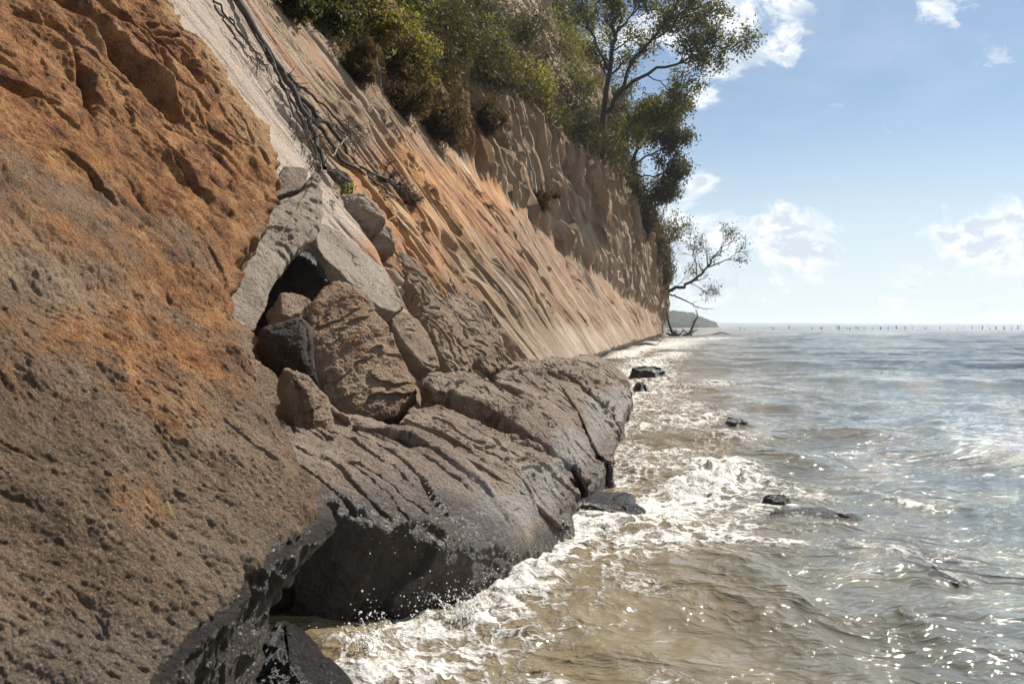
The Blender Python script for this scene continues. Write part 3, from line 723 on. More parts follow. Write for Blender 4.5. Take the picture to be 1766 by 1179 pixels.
# ------------------------------------------------------------------ water
ROCKC = [(sea(1055, 872), 0.6), (sea(1385, 893), 0.75), (sea(1620, 998), 0.3), (sea(1268, 727), 0.5), (sea(1345, 872), 0.4)]
def wave_field(X, Y, cell):
    def keep(wl): return np.clip(wl / (cell * 2.5) - 0.6, 0, 1)
    Z = np.zeros_like(X)
    wx = 0.6 * fbm(X, Y, 0.0, 0.25, 2); 
    dirs = [(2.9, 0.030, 1.35), (1.7, 0.018, 1.75), (5.5, 0.05, 1.5), (11.0, 0.10, 1.62), (0.95, 0.010, 1.2), (0.6, 0.006, 1.9)]
    dirs = [(a_, b_ * 1.5, c_) for a_, b_, c_ in dirs]
    for wl, am, an in dirs:
        k = 2 * math.pi / wl; c, s = math.cos(an), math.sin(an)
        ph = k * (X * c + Y * s) + 3.0 * wx * (1.5 / wl + 0.6) + 2.2 * fbm(X, Y, wl, 0.5 / wl, 2)
        amod = 0.35 + 0.9 * np.clip(0.5 + fbm(X, Y, 5 + wl, 0.35 / wl, 2), 0, 1.2)
        sn = 1 - np.abs(np.sin(ph / 2)) * 2
        Z += am * amod * (0.35 * np.sin(ph) + 0.65 * sn) * keep(wl)
    ns = np.clip(1.25 - (X - DIR * Y + 1) / 7, 0, 1) * np.clip(1.4 - Y / 22, 0, 1)
    for wl, am, an in [(2.3, 0.035, 0.42), (1.15, 0.022, 0.25), (0.55, 0.009, 0.5)]:
        k = 2 * math.pi / wl; c, s = math.cos(an), math.sin(an)
        sn = 1 - np.abs(np.sin((k * (X * c + Y * s) + 2.6 * fbm(X, Y, wl, 0.55 / wl, 2)) / 2)) * 2
        Z += am * sn * ns * keep(wl) * np.clip(0.6 + 1.2 * fbm(X, Y, 9 + wl, 0.3 / wl, 2), 0, 1.5)
    c, s = math.cos(-0.25), math.sin(-0.25)
    xr, yr = X * c - Y * s, X * s + Y * c
    near = np.clip(1.2 - np.hypot(X, Y) / 60, 0.25, 1)
    Z += 0.045 * fbm(xr * 0.35, yr * 1.3, 0.0, 1.0, 3) * keep(1.0) * near
    Z += 0.020 * ridged(xr * 1.1, yr * 2.6, 2.0, 1.1, 3) * keep(0.35) * near
    Z += 0.007 * ridged(xr * 2.2, yr * 4.5, 7.0, 1.8, 2) * keep(0.12) * near
    return Z
def pix_foam(X, Y):
    def cap(p, q, r, s):
        a, b = sea(*p)[:2], sea(*q)[:2]; ab = b - a
        t = np.clip(((X - a[0]) * ab[0] + (Y - a[1]) * ab[1]) / (ab @ ab), 0, 1)
        d = np.hypot(X - a[0] - t * ab[0], (Y - a[1] - t * ab[1]))
        return s * np.exp(-(d / r) ** 2)
    f = np.zeros_like(X)
    for p, q, r, s in FOAM: f = np.maximum(f, cap(p, q, r, s))
    return f
FOAM = [((640, 1130), (860, 1050), .26, .9), ((960, 940), (1060, 820), .35, .6), ((1050, 820), (1095, 700), .4, .6), ((1095, 700), (1110, 640), .6, .65), ((900, 1000), (1000, 940), .4, .4), ((860, 1040), (930, 960), .30, 1.0), ((930, 960), (1000, 890), .42, 1.0), ((760, 1150), (900, 1090), .25, .75), ((620, 1179), (700, 1160), .3, .9),
        ((1000, 900), (1120, 880), .5, 1.0), ((1120, 880), (1260, 820), .55, 1.15), ((1200, 800), (1270, 800), .5, .95), ((1040, 850), (1100, 800), .4, .6), ((1060, 960), (1180, 925), .3, .5),
        ((1230, 920), (1370, 945), .22, .75), ((1060, 930), (1290, 900), .25, .8), ((1110, 740), (1190, 690), .6, .6), ((1080, 790), (1160, 770), .4, .5), ((1110, 700), (1150, 640), .8, .6),
        ((1090, 640), (1160, 610), 1.2, .85), ((1120, 680), (1230, 660), .7, .55), ((1150, 740), (1260, 700), .5, .55), ((1100, 770), (1180, 800), .3, .6), ((1280, 850), (1420, 850), .25, .45), ((1020, 960), (1100, 1010), .25, .45), ((940, 1040), (1000, 1080), .2, .45), ((1130, 600), (1170, 590), 2.5, 1.0), ((1060, 617), (1130, 594), 1.2, .9), ((1130, 590), (1230, 582), 4.5, .7), ((900, 1130), (960, 1179), .14, .6), ((1090, 1120), (1150, 1160), .16, .5), ((1120, 1120), (1125, 1150), .1, .5),
        ((1290, 880), (1330, 870), .3, .8), ((1310, 820), (1420, 850), .25, .5), ((1440, 830), (1590, 860), .14, .55), ((1380, 905), (1510, 905), .06, .6), ((1450, 940), (1640, 970), .2, .5), ((1600, 990), (1680, 1010), .07, .6),
        ((1240, 730), (1310, 722), .3, .4), ((1210, 770), (1280, 750), .4, .45), ((900, 1090), (1080, 1000), .3, .35), ((800, 1179), (960, 1100), .3, .4)]
def build_water():
    nr, nc = 1250, 1000
    # rows dense near, columns fan out: a level-of-detail sheet
    vv = np.concatenate([np.linspace(1, 0, nr - 40) ** 1.0])
    dep = np.geomspace(0.75, 0.0040, nr - 60)            # tangent of the depression angle
    dep = np.concatenate([dep, np.geomspace(0.0039, 0.00016, 60)])
    Yr = (H / dep)[:, None]
    tx = np.linspace(-0.62, 0.80, nc)[None, :]
    X = tx * Yr; Y = Yr + 0 * tx
    cell = np.maximum(np.gradient(Yr[:, 0])[:, None] * 1.0 + 0 * X, Yr * 1.42 / nc)
    foam = pix_foam(X, Y)
    near = Y < 140
    Z = np.zeros_like(X)
    calm = 1 / (1 + (Y / 900) ** 2)
    Z = wave_field(X, Y, cell) * calm
    nz = fbm(X, Y, 0.0, 1.1, 3)
    n2 = fbm(X, Y, 3.0, 5.0, 4, 0.6); n3 = ridged(X, Y, 1.0, 9.0, 3)
    fa = np.clip(foam + 0.30 * nz, 0, 1.3) * (foam > 0.03)
    kp = np.clip(0.5 / cell - 1, 0, 1)
    Z += kp * np.clip(fa, 0, 1) * (0.035 + 0.055 * n2 + 0.022 * n3)
    # breaking crest
    for (p, q, r, h) in [((1170, 850), (1265, 815), 0.30, 0.16), ((1030, 905), (1150, 880), 0.3, 0.08), ((1435, 835), (1590, 860), 0.20, 0.05), ((1420, 880), (1510, 905), 0.10, 0.05), ((1240, 960), (1450, 1060), .14, .045), ((1490, 1040), (1700, 1110), .2, .05)]:
        a, b = sea(*p), sea(*q); P3 = np.stack([X, Y, 0 * X], -1); a[2] = b[2] = 0
        sel = (Y < 14) & (Y > 2)
        d, t = seg_dist(P3[sel], [a, b])
        Z[sel] += h * np.exp(-(d / r) ** 2) * np.sin(np.pi * np.clip(t, 0.06, 0.94)) ** 0.5 * (1 + 0.6 * n2[sel] * (h > 0.06))
    for c, r in ROCKC: Z *= 1 - 0.75 * np.exp(-(np.hypot(X - c[0], Y - c[1]) / (1.2 * r)) ** 2)
    for c, r in ROCKC[1:]:
        d = np.hypot(X - c[0], (Y - c[1]) * 1.6); Z += 0.03 * np.exp(-(d / r) ** 2) - 0.02 * np.exp(-((d - r) / (0.3 * r)) ** 2)
    # surge line against the ledge: water climbs and falls
    P = np.stack([X, Y, Z], -1)
    # sediment: brown near the shore, bluer offshore
    sed = np.exp(-np.clip((X - DIR * Y + 1.2), 0, None) / (2.2 + 0.09 * Y)) + 0.14 * nz
    o = np_mesh('water', P, grid_faces(nr, nc), M_water, attrs=dict(foam=fa, sed=sed))
    return meta(o, kind='structure')

M_water, n, bs = material('sea_water')
p = n.pos(); px_, py_, pz_ = n.sep(p)[0:3]
sed = n.attr('sed'); foam = n.attr('foam')
col = n.mix(n.ss(sed, 0.05, 0.8), (0.075, 0.10, 0.105), (0.19, 0.152, 0.092))
mud = n.noise(n.mapping(p, scale=(1, 1.6, 1)), 0.9, 5, 0.6, 0.8)
col = n.mix(n.ss(mud, 0.35, 0.7), col, n.mix(1.0, col, (1.2, 1.15, 1.1), 'MULTIPLY'))
fwp = n.new('ShaderNodeVectorMath', operation='MULTIPLY_ADD')
n.put(fwp.inputs[0], n.noise(p, 2.6, 4, 0.6, 0, 1)); fwp.inputs[1].default_value = (0.55, 0.55, 0); n.put(fwp.inputs[2], p)
lace = n.voro(fwp.outputs[0], 5.5, 'DISTANCE_TO_EDGE')
lace2 = n.voro(fwp.outputs[0], 16.0, 'DISTANCE_TO_EDGE')
fn = n.noise(fwp.outputs[0], 9, 8, 0.72)
web = n.m('ADD', n.m('MULTIPLY', n.m('SUBTRACT', 1.0, n.ss(lace, 0.0, 0.28)), 0.55), n.m('MULTIPLY', n.m('SUBTRACT', 1.0, n.ss(lace2, 0.0, 0.35)), 0.35))
ff = n.m('ADD', n.m('MULTIPLY', foam, 0.85), n.m('ADD', web, n.m('MULTIPLY', n.m('SUBTRACT', fn, 0.5), 1.2)))
ff = n.m('MULTIPLY', n.ss(ff, 0.84, 1.42), n.ss(foam, 0.05, 0.3))
# stray flecks
fleck = n.m('MULTIPLY', n.ss(n.noise(n.mapping(p, scale=(1, 2.2, 1)), 3.2, 8, 0.75), 0.70, 0.8), n.ss(sed, 0.1, 0.6))
ff = n.m('MAXIMUM', ff, n.m('MULTIPLY', fleck, 0.6))
col = n.mix(n.m('MULTIPLY', ff, 0.95), col, (0.84, 0.80, 0.73))
n.put(bs.inputs['Base Color'], col)
dist0 = n.m('SQRT', n.m('ADD', n.m('MULTIPLY', px_, px_), n.m('MULTIPLY', py_, py_)))
n.put(bs.inputs['Roughness'], n.m('MAXIMUM', n.lin(ff, 0, 1, 0.04, 0.6), n.m('MULTIPLY', n.ss(dist0, 25, 220), 0.2)))
bs.inputs['IOR'].default_value = 1.333
def rnoise(vec, sc, det, gain_):
    nd = n.new('ShaderNodeTexNoise', noise_type='RIDGED_MULTIFRACTAL')
    n.put(nd.inputs['Vector'], vec); nd.inputs['Scale'].default_value = sc; nd.inputs['Detail'].default_value = det
    nd.inputs['Roughness'].default_value = 0.55; nd.inputs['Offset'].default_value = 0.9; nd.inputs['Gain'].default_value = gain_
    return nd.outputs[0]
wv_ = n.new('ShaderNodeVectorMath', operation='MULTIPLY_ADD')
n.put(wv_.inputs[0], n.noise(p, 0.7, 3, 0.5, 0, 1)); wv_.inputs[1].default_value = (1.1, 1.1, 0); n.put(wv_.inputs[2], p)
h1 = n.m('MULTIPLY', rnoise(n.mapping(wv_.outputs[0], scale=(0.7, 1.5, 1), rot=(0, 0, -0.25)), 1.7, 5, 1.6), 0.42)
h2 = n.m('MULTIPLY', rnoise(n.mapping(wv_.outputs[0], scale=(0.7, 1.4, 1), rot=(0, 0, 0.5)), 6.5, 4, 1.6), 0.27)
h3 = n.noise(p, 1.1, 4, 0.6)
dist = n.m('SQRT', n.m('ADD', n.m('MULTIPLY', px_, px_), n.m('MULTIPLY', py_, py_)))
hh = n.m('ADD', n.m('MULTIPLY', h1, 0.55), n.m('ADD', n.m('MULTIPLY', h2, 0.22), n.m('MULTIPLY', h3, 0.9)))
hh = n.m('ADD', hh, n.m('MULTIPLY', n.m('MULTIPLY', fn, ff), 0.5))
swl = n.noise(n.mapping(p, scale=(0.6, 1.3, 1)), 0.55, 9, 0.72, 0.5)
hh = n.m('ADD', hh, n.m('MULTIPLY', n.m('MULTIPLY', swl, n.ss(dist, 8, 60)), 5.5))
n.put(bs.inputs['Normal'], n.bump(hh, 0.8, 0.15))
build_water()

# sea bed below everything, out to the horizon
seabed = np_mesh('seabed', [(-9000, -50, -1.6), (9000, -50, -1.6), (9000, 12000, -1.6), (-9000, 12000, -1.6)], [(0, 1, 2, 3)], M_dark, attrs=dict(stain=np.zeros(4), pale=np.zeros(4), wet=np.zeros(4)))
meta(seabed, kind='structure')

# ------------------------------------------------------------------ spray: drops and torn water
def ico():
    t = (1 + 5 ** .5) / 2
    v = np.array([(-1, t, 0), (1, t, 0), (-1, -t, 0), (1, -t, 0), (0, -1, t), (0, 1, t), (0, -1, -t), (0, 1, -t), (t, 0, -1), (t, 0, 1), (-t, 0, -1), (-t, 0, 1)], float)
    v /= np.linalg.norm(v[0])
    f = np.array([(0, 11, 5), (0, 5, 1), (0, 1, 7), (0, 7, 10), (0, 10, 11), (1, 5, 9), (5, 11, 4), (11, 10, 2), (10, 7, 6), (7, 1, 8), (3, 9, 4), (3, 4, 2), (3, 2, 6), (3, 6, 8), (3, 8, 9), (4, 9, 5), (2, 4, 11), (6, 2, 10), (8, 6, 7), (9, 8, 1)])
    return v, f
M_spray, n, bs = material('spray')
bs.inputs['Base Color'].default_value = (0.86, 0.84, 0.80, 1); bs.inputs['Roughness'].default_value = 0.55
def drops(name, C, rad, mat, label=None):
    v, f = ico(); C = np.asarray(C); rad = np.asarray(rad)
    st = 1 + 0.5 * rng.random((len(C), 1, 3))
    V = C[:, None, :] + v[None] * rad[:, None, None] * st
    FA = f[None] + (np.arange(len(C)) * 12)[:, None, None]
    return np_mesh(name, V, FA.reshape(-1, 3), mat)
cs, rs = [], []
for (u, v, Y, su, sv, k, r0) in [(790, 1040, 4.35, 45, 16, 260, .004), (850, 1030, 4.5, 40, 14, 160, .0035), (640, 1120, 3.75, 22, 36, 240, .006), (700, 1100, 3.95, 60, 14, 200, .004), (740, 960, 4.1, 70, 60, 60, .0035),
                                 (900, 1000, 4.9, 30, 16, 90, .004), (700, 1170, 3.6, 60, 14, 160, .004), (1225, 815, 8.4, 40, 12, 260, .007), (1160, 850, 7.6, 50, 12, 200, .006), (980, 930, 5.9, 30, 18, 160, .005), (1060, 895, 6.8, 50, 10, 160, .005), (740, 1060, 4.1, 30, 30, 80, .005)]:
    for i in range(int(k * 1.7)):
        uu, vv_ = random.gauss(u, su), v - abs(random.gauss(0, sv)) + random.gauss(0, 4)
        q = at(uu, vv_, Y + random.gauss(0, 0.12))
        if q[2] < 0.01: q[2] = 0.01 + random.random() * 0.04
        cs.append(q); rs.append(r0 * (0.14 + 0.75 * random.random() ** 4))
spl = []
for (u, v, Y, k, hh_) in [(640, 1150, 3.75, 9, .20), (625, 1165, 3.65, 6, .12), (775, 1060, 4.3, 9, .13), (800, 1050, 4.35, 8, .12), (835, 1045, 4.45, 8, .09), (700, 1130, 3.9, 6, .06)]:
    for i in range(k):
        b = at(u + random.gauss(0, 10), v, Y + random.gauss(0, .05)); b[2] = 0.0
        dx_, dy_ = random.gauss(0, .07), random.gauss(0, .05); hq = hh_ * random.uniform(.5, 1.2)
        for t_ in np.linspace(0, 1, 26):
            spl.append((b + np.array([dx_ * t_, dy_ * t_, hq * (1.9 * t_ - 0.95 * t_ * t_)]) + rng.normal(size=3) * 0.003, 0.006 * (1 - 0.75 * t_) * random.uniform(.5, 1.2)))
for q, r_ in spl: cs.append(q); rs.append(r_)
drp = drops('sea_spray', cs, rs, M_spray)
meta(drp, 'white drops and foam flecks thrown up along the ledge', 'spray', kind='stuff')

# ------------------------------------------------------------------ branches and trees
M_bark, n, bs = material('weathered_bark')
p = n.pos()
n.put(bs.inputs['Base Color'], n.ramp(n.noise(p, 9, 5, 0.7), [(0.3, (0.018, 0.014, 0.011)), (0.7, (0.085, 0.065, 0.05))]))
bs.inputs['Roughness'].default_value = 0.9
n.put(bs.inputs['Normal'], n.bump(n.noise(n.mapping(p, scale=(6, 6, 1)), 12, 4, 0.6), 0.6, 0.02))
M_wood, n, bs = material('bleached_driftwood')
p = n.pos()
n.put(bs.inputs['Base Color'], n.ramp(n.noise(p, 5, 5, 0.7), [(0.3, (0.06, 0.05, 0.042)), (0.7, (0.22, 0.18, 0.15))]))
bs.inputs['Roughness'].default_value = 0.85

def leaf_mat(name, c1, c2, c3):
    mt, n, bs = material(name)
    a = n.attr('tone')
    col = n.ramp(a, [(0.0, c1), (0.55, c2), (1.0, c3)])
    n.put(bs.inputs['Base Color'], col); bs.inputs['Roughness'].default_value = 0.6; bs.inputs['Specular IOR Level'].default_value = 0.2
    tr = n.new('ShaderNodeBsdfTranslucent'); n.put(tr.inputs[0], n.mix(1.0, col, (1.5, 1.5, 0.9), 'MULTIPLY'))
    ms = n.new('ShaderNodeMixShader'); ms.inputs[0].default_value = 0.5
    out = mt.node_tree.nodes['Material Output']
    n.l.new(bs.outputs[0], ms.inputs[1]); n.l.new(tr.outputs[0], ms.inputs[2]); n.l.new(ms.outputs[0], out.inputs[0])
    return mt
L_green = leaf_mat('green_leaves', (0.034, 0.035, 0.013), (0.095, 0.092, 0.028), (0.19, 0.175, 0.058))
L_yel = leaf_mat('yellow_green_leaves', (0.055, 0.055, 0.017), (0.16, 0.145, 0.04), (0.28, 0.25, 0.075))
L_dark = leaf_mat('dark_leaves', (0.022, 0.022, 0.010), (0.055, 0.052, 0.021), (0.12, 0.105, 0.042))
L_dry = leaf_mat('dry_brown_leaves', (0.022, 0.014, 0.009), (0.06, 0.04, 0.022), (0.14, 0.10, 0.055))

class Wood:
    def __init__(s): s.V = []; s.Fc = []; s.n = 0
    def tube(s, pts, r0, r1, k=5):
        pts = np.asarray(pts, float); m = len(pts)
        t = np.gradient(pts, axis=0); t /= np.maximum(np.linalg.norm(t, axis=1, keepdims=True), 1e-9)
        ref = np.array([0.3, 0.2, 0.93]) if abs(t[0, 2]) < 0.8 else np.array([1.0, 0.1, 0])
        a = np.cross(t, ref); a /= np.maximum(np.linalg.norm(a, axis=1, keepdims=True), 1e-9); b = np.cross(t, a)
        rr = np.linspace(r0, r1, m)[:, None, None]
        an = np.linspace(0, 2 * math.pi, k, endpoint=False)
        ring = pts[:, None, :] + rr * (a[:, None, :] * np.cos(an)[None, :, None] + b[:, None, :] * np.sin(an)[None, :, None])
        s.V.append(ring.reshape(-1, 3)); s.Fc.append(grid_faces(m, k, wrap=True) + s.n); s.n += m * k
    def build(s, name, mat, parent=None, origin=None):
        return np_mesh(name, np.concatenate(s.V), np.concatenate(s.Fc), mat, parent, origin=origin)

def wig(a, b, m=6, amp=0.08, sag=0.0):
    a, b = np.asarray(a, float), np.asarray(b, float); L = np.linalg.norm(b - a)
    t = np.linspace(0, 1, m)[:, None]
    off = np.cumsum(rng.normal(size=(m, 3)), 0) * amp * L / m ** .5; off -= t * off[-1]; off[0] = 0
    p = a + (b - a) * t + off * np.sqrt(t); p[:, 2] -= sag * L * (t[:, 0] ** 2)
    return p
def smooth_line(pts, m=16):
    pts = np.asarray(pts, float); s = np.linspace(0, 1, len(pts)); q = np.linspace(0, 1, m)
    o = np.stack([np.interp(q, s, pts[:, k]) for k in range(3)], -1)
    for _ in range(2): o[1:-1] = 0.25 * o[:-2] + 0.5 * o[1:-1] + 0.25 * o[2:]
    return o
def sprout(wd_, line, r, lev, length, tips, dens=5, up=0.25, side=None, spread=1.0, start=0.3, k=4, minr=0.004):
    """side branches off a line; collects tips"""
    m = len(line)
    for i in range(dens):
        t = random.uniform(start, 1.0); j = min(int(t * (m - 1)), m - 2)
        p = line[j] + (line[j + 1] - line[j]) * random.random()
        d = line[j + 1] - line[j]; d = d / max(np.linalg.norm(d), 1e-9)
        rv = rng.normal(size=3); rv -= d * (rv @ d); rv /= np.linalg.norm(rv)
        dd = d * random.uniform(0.4, 1.0) + rv * spread * random.uniform(0.5, 1.0) + np.array([0, 0, up])
        dd /= np.linalg.norm(dd)
        L = length * random.uniform(0.6, 1.2) * (1.15 - 0.5 * t)
        sub = wig(p, p + dd * L, 5, 0.12)
        r1 = max(r * 0.5 * (1.1 - 0.6 * t), minr)
        wd_.tube(sub, r1, max(r1 * 0.35, minr * 0.7), k)
        tips.append(sub[-1])
        if lev > 0: sprout(wd_, sub, r1, lev - 1, length * 0.55, tips, dens, up, side, spread, 0.25, 3, minr)
        else: tips.append(sub[2]); tips.append(sub[3])

def leaf_mesh(name, anchors, per, spread, size, mat, parent, flat=0.0, drop=None, aspect=0.55):
    A = np.repeat(np.asarray(anchors), per, 0); N = len(A)
    C = A + rng.normal(size=(N, 3)) * spread
    d1 = rng.normal(size=(N, 3)); d1[:, 2] *= (1 - flat); d1 /= np.linalg.norm(d1, axis=1, keepdims=True)
    d2 = np.cross(d1, rng.normal(size=(N, 3))); d2 /= np.maximum(np.linalg.norm(d2, axis=1, keepdims=True), 1e-9)
    sz = size * rng.uniform(0.5, 1.4, (N, 1)) * 0.5
    V = np.stack([C - d1 * sz, C + d2 * sz * aspect - d1 * sz * 0.1, C + d1 * sz, C - d2 * sz * aspect - d1 * sz * 0.1], 1)
    clump = np.repeat(rng.random(len(anchors)), per)
    tone = np.clip(0.45 * clump + 0.55 * rng.random(N), 0, 1)
    Fq = np.arange(N * 4).reshape(-1, 4)
    return np_mesh(name, V, Fq, mat, parent, attrs=dict(tone=np.repeat(tone, 4)), smooth=False)

def guided_tree(name, base, limbs, label, cat, mat, leaves=6, lsize=0.2, spread=0.35, lev=1, dens=6, tw=2.0, group=None, up=0.25, wood=None, minr=0.015, keepf=1.0, hide=False):
    t = empty(name, base, label, cat, group)
    wd_ = Wood(); tips = []
    for pts, r0, r1 in limbs:
        ln = smooth_line([at(u, v, Y) for u, v, Y in pts], 18)
        ln[1:-1] += rng.normal(size=ln[1:-1].shape) * r0 * 0.5
        wd_.tube(ln, r0 * 0.75, r1 * 0.75, 7)
        sprout(wd_, ln, max(r0 * 0.6, minr * 2), lev, tw, tips, dens, up, minr=minr)
        tips.append(ln[-1])
    wd_.build('trunk', wood or M_bark, t)
    if leaves:
        tips = [q for q in tips if random.random() < keepf]
        leaf_mesh('crown', tips, leaves, spread, lsize, mat, t)
    return t

# big tree on the cliff edge with limbs reaching over the water
Yb = 74
guided_tree('broadleaf_tree', at(1030, 250, Yb), [
    ([(1030, 250, 76), (1042, 190, 75), (1048, 120, 74), (1060, 60, 74), (1066, 0, 74), (1075, -70, 74)], 0.45, 0.10),
    ([(1046, 195, 75), (1062, 170, 74), (1085, 112, 73), (1120, 72, 72), (1160, 22, 71), (1185, -20, 71)], 0.30, 0.06),
    ([(1055, 180, 74), (1080, 150, 73), (1112, 128, 72), (1155, 116, 71), (1200, 96, 70), (1240, 82, 70), (1266, 72, 70)], 0.28, 0.04),
    ([(1120, 72, 72), (1155, 55, 71), (1190, 40, 71), (1225, 45, 70)], 0.12, 0.03),
    ([(1112, 128, 72), (1140, 142, 72), (1165, 168, 72), (1168, 190, 72)], 0.09, 0.02),
    ([(1048, 120, 74), (1020, 60, 76), (1000, 0, 77), (990, -60, 77)], 0.22, 0.05),
    ([(1060, 60, 74), (1095, 20, 73), (1130, -30, 73)], 0.15, 0.04),
    ([(1042, 190, 75), (1080, 205, 73), (1110, 215, 72)], 0.12, 0.03)],
    'tall leafy tree with long limbs reaching out over the water from the cliff top', 'tree', L_green, leaves=9, lsize=0.26, spread=0.36, lev=1, dens=12, tw=2.8, keepf=0.85)
guided_tree('broadleaf_tree', at(1075, 330, 95), [
    ([(1070, 340, 97), (1088, 290, 95), (1105, 240, 94), (1120, 200, 93), (1128, 180, 93)], 0.4, 0.08),
    ([(1088, 290, 95), (1115, 270, 94), (1145, 255, 93), (1168, 248, 92)], 0.2, 0.04),
    ([(1085, 300, 95), (1115, 305, 94), (1145, 300, 93), (1165, 298, 92)], 0.18, 0.04),
    ([(1085, 320, 95), (1115, 335, 94), (1140, 345, 94), (1150, 350, 93)], 0.16, 0.04),
    ([(1105, 240, 94), (1130, 225, 93), (1150, 215, 92)], 0.12, 0.03),
    ([(1080, 300, 95), (1065, 250, 96), (1060, 200, 96)], 0.2, 0.05)],
    'dark dense tree growing from the cliff edge directly below the tall leafy one', 'tree', L_dark, leaves=9, lsize=0.34, spread=0.42, lev=1, dens=12, tw=2.4, keepf=0.65)
guided_tree('thin_tree', at(1135, 470, 118), [
    ([(1132, 480, 119), (1142, 440, 118), (1148, 410, 118), (1152, 385, 117)], 0.12, 0.03),
    ([(1142, 440, 118), (1155, 415, 117), (1172, 392, 116)], 0.08, 0.02)],
    'slender airy tree with few leaves on the far shoulder of the cliff', 'tree', L_green, leaves=4, lsize=0.32, spread=0.5, lev=1, dens=8, tw=2.4, minr=0.02)
guided_tree('leaning_tree', at(1152, 505, 128), [
    ([(1152, 502, 129), (1165, 497, 128), (1182, 492, 127), (1203, 479, 126), (1220, 462, 125), (1234, 442, 124), (1246, 425, 124), (1262, 415, 124)], 0.42, 0.05),
    ([(1222, 460, 125), (1245, 452, 124), (1268, 440, 123), (1286, 425, 123)], 0.16, 0.03),
    ([(1202, 480, 126), (1201, 455, 126), (1194, 430, 126), (1188, 410, 126)], 0.13, 0.03),
    ([(1222, 462, 125), (1218, 435, 125), (1213, 425, 125)], 0.10, 0.02),
    ([(1190, 488, 127), (1210, 498, 126), (1226, 510, 126)], 0.10, 0.02),
    ([(1234, 442, 124), (1248, 420, 124), (1256, 405, 124)], 0.12, 0.02),
    ([(1165, 497, 128), (1180, 480, 128), (1196, 474, 128)], 0.08, 0.02)],
    'nearly bare tree leaning far out over the water from the end of the cliff', 'tree', L_dark, leaves=5, lsize=0.36, spread=0.45, lev=1, dens=9, tw=2.6, minr=0.022, keepf=0.08)
guided_tree('bare_limb', at(1155, 508, 127), [([(1155, 507, 128), (1170, 514, 127), (1188, 522, 126), (1206, 531, 126), (1231, 532, 125)], 0.20, 0.05)],
    'bare broken limb sticking out below the leaning tree', 'branch', L_dark, leaves=0, lev=0, dens=4, tw=1.0, minr=0.02)

# fallen dead tree hanging down the pale slope
def cl(u, v, off=0.12):
    q = hit_cliff(u, v); d = ray(u, v); return q - d / np.linalg.norm(d) * off / 0.35 + np.array([0, 0, 0.0])
def slope_branch(wd_, px_pts, r0, r1, off=0.12, m=20, k=6):
    ln = smooth_line([cl(u, v, off) for u, v in px_pts], m)
    ln[1:-1] += rng.normal(size=ln[1:-1].shape) * 0.02
    wd_.tube(ln, r0, r1, k); return ln
ft = empty('fallen_tree', cl(560, 290), 'dead tree hanging head down on the pale slope, bare limbs fanned out', 'tree')
wd_ = Wood(); tips = []
for pts, r0, r1 in [
    ([(395, -30), (420, 20), (455, 80), (490, 125), (512, 165), (535, 210), (552, 255), (560, 290)], 0.075, 0.04),
    ([(512, 165), (545, 195), (575, 225), (605, 270), (640, 300), (700, 322)], 0.055, 0.02),
    ([(490, 125), (520, 150), (560, 180), (610, 235), (600, 250)], 0.035, 0.012),
    ([(520, 180), (555, 225), (590, 275), (640, 310), (690, 345)], 0.045, 0.018),
    ([(455, 80), (480, 130), (510, 190), (540, 250), (552, 290)], 0.035, 0.015),
    ([(440, 60), (470, 110), (500, 180), (530, 240), (545, 275)], 0.025, 0.012),
    ([(545, 205), (580, 215), (600, 235), (620, 240)], 0.02, 0.01)]:
    ln = slope_branch(wd_, pts, r0, r1, 0.16)
    sprout(wd_, ln, r0 * 0.5, 1, 0.5, tips, 6, -0.1, minr=0.006)
wd_.build('trunk', M_bark, ft)
wd_ = Wood(); tips = []
for pts, r0, r1 in [([(355, -20), (400, 40), (450, 100), (462, 118)], 0.022, 0.008), ([(370, 10), (410, 70), (445, 120)], 0.02, 0.008), ([(395, 30), (440, 95), (452, 122)], 0.018, 0.007)]:
    ln = slope_branch(wd_, pts, r0, r1, 0.12); sprout(wd_, ln, 0.012, 0, 0.5, tips, 6, -0.2, minr=0.005)
o = wd_.build('dead_branch', M_bark, origin=cl(450, 110)); meta(o, 'spray of thin dead twigs trailing on the pale slope left of the hanging tree', 'branch')
wd_ = Wood(); tips = []
ln = slope_branch(wd_, [(650, 300), (675, 318), (700, 332), (716, 345)], 0.03, 0.015, 0.12)
sprout(wd_, ln, 0.02, 1, 0.35, tips, 26, 0.1, minr=0.006, start=0.0)
o = wd_.build('twig_clump', M_bark, origin=cl(680, 320)); meta(o, 'dark tangled clump of twigs caught on the orange slope right of the hanging tree', 'twigs')
wd_ = Wood(); ln = slope_branch(wd_, [(572, 270), (585, 250), (600, 236)], 0.016, 0.008, 0.5, 8)
o = wd_.build('stick', M_wood, origin=cl(585, 255)); meta(o, 'pale broken stick poking up above the cleft', 'stick')

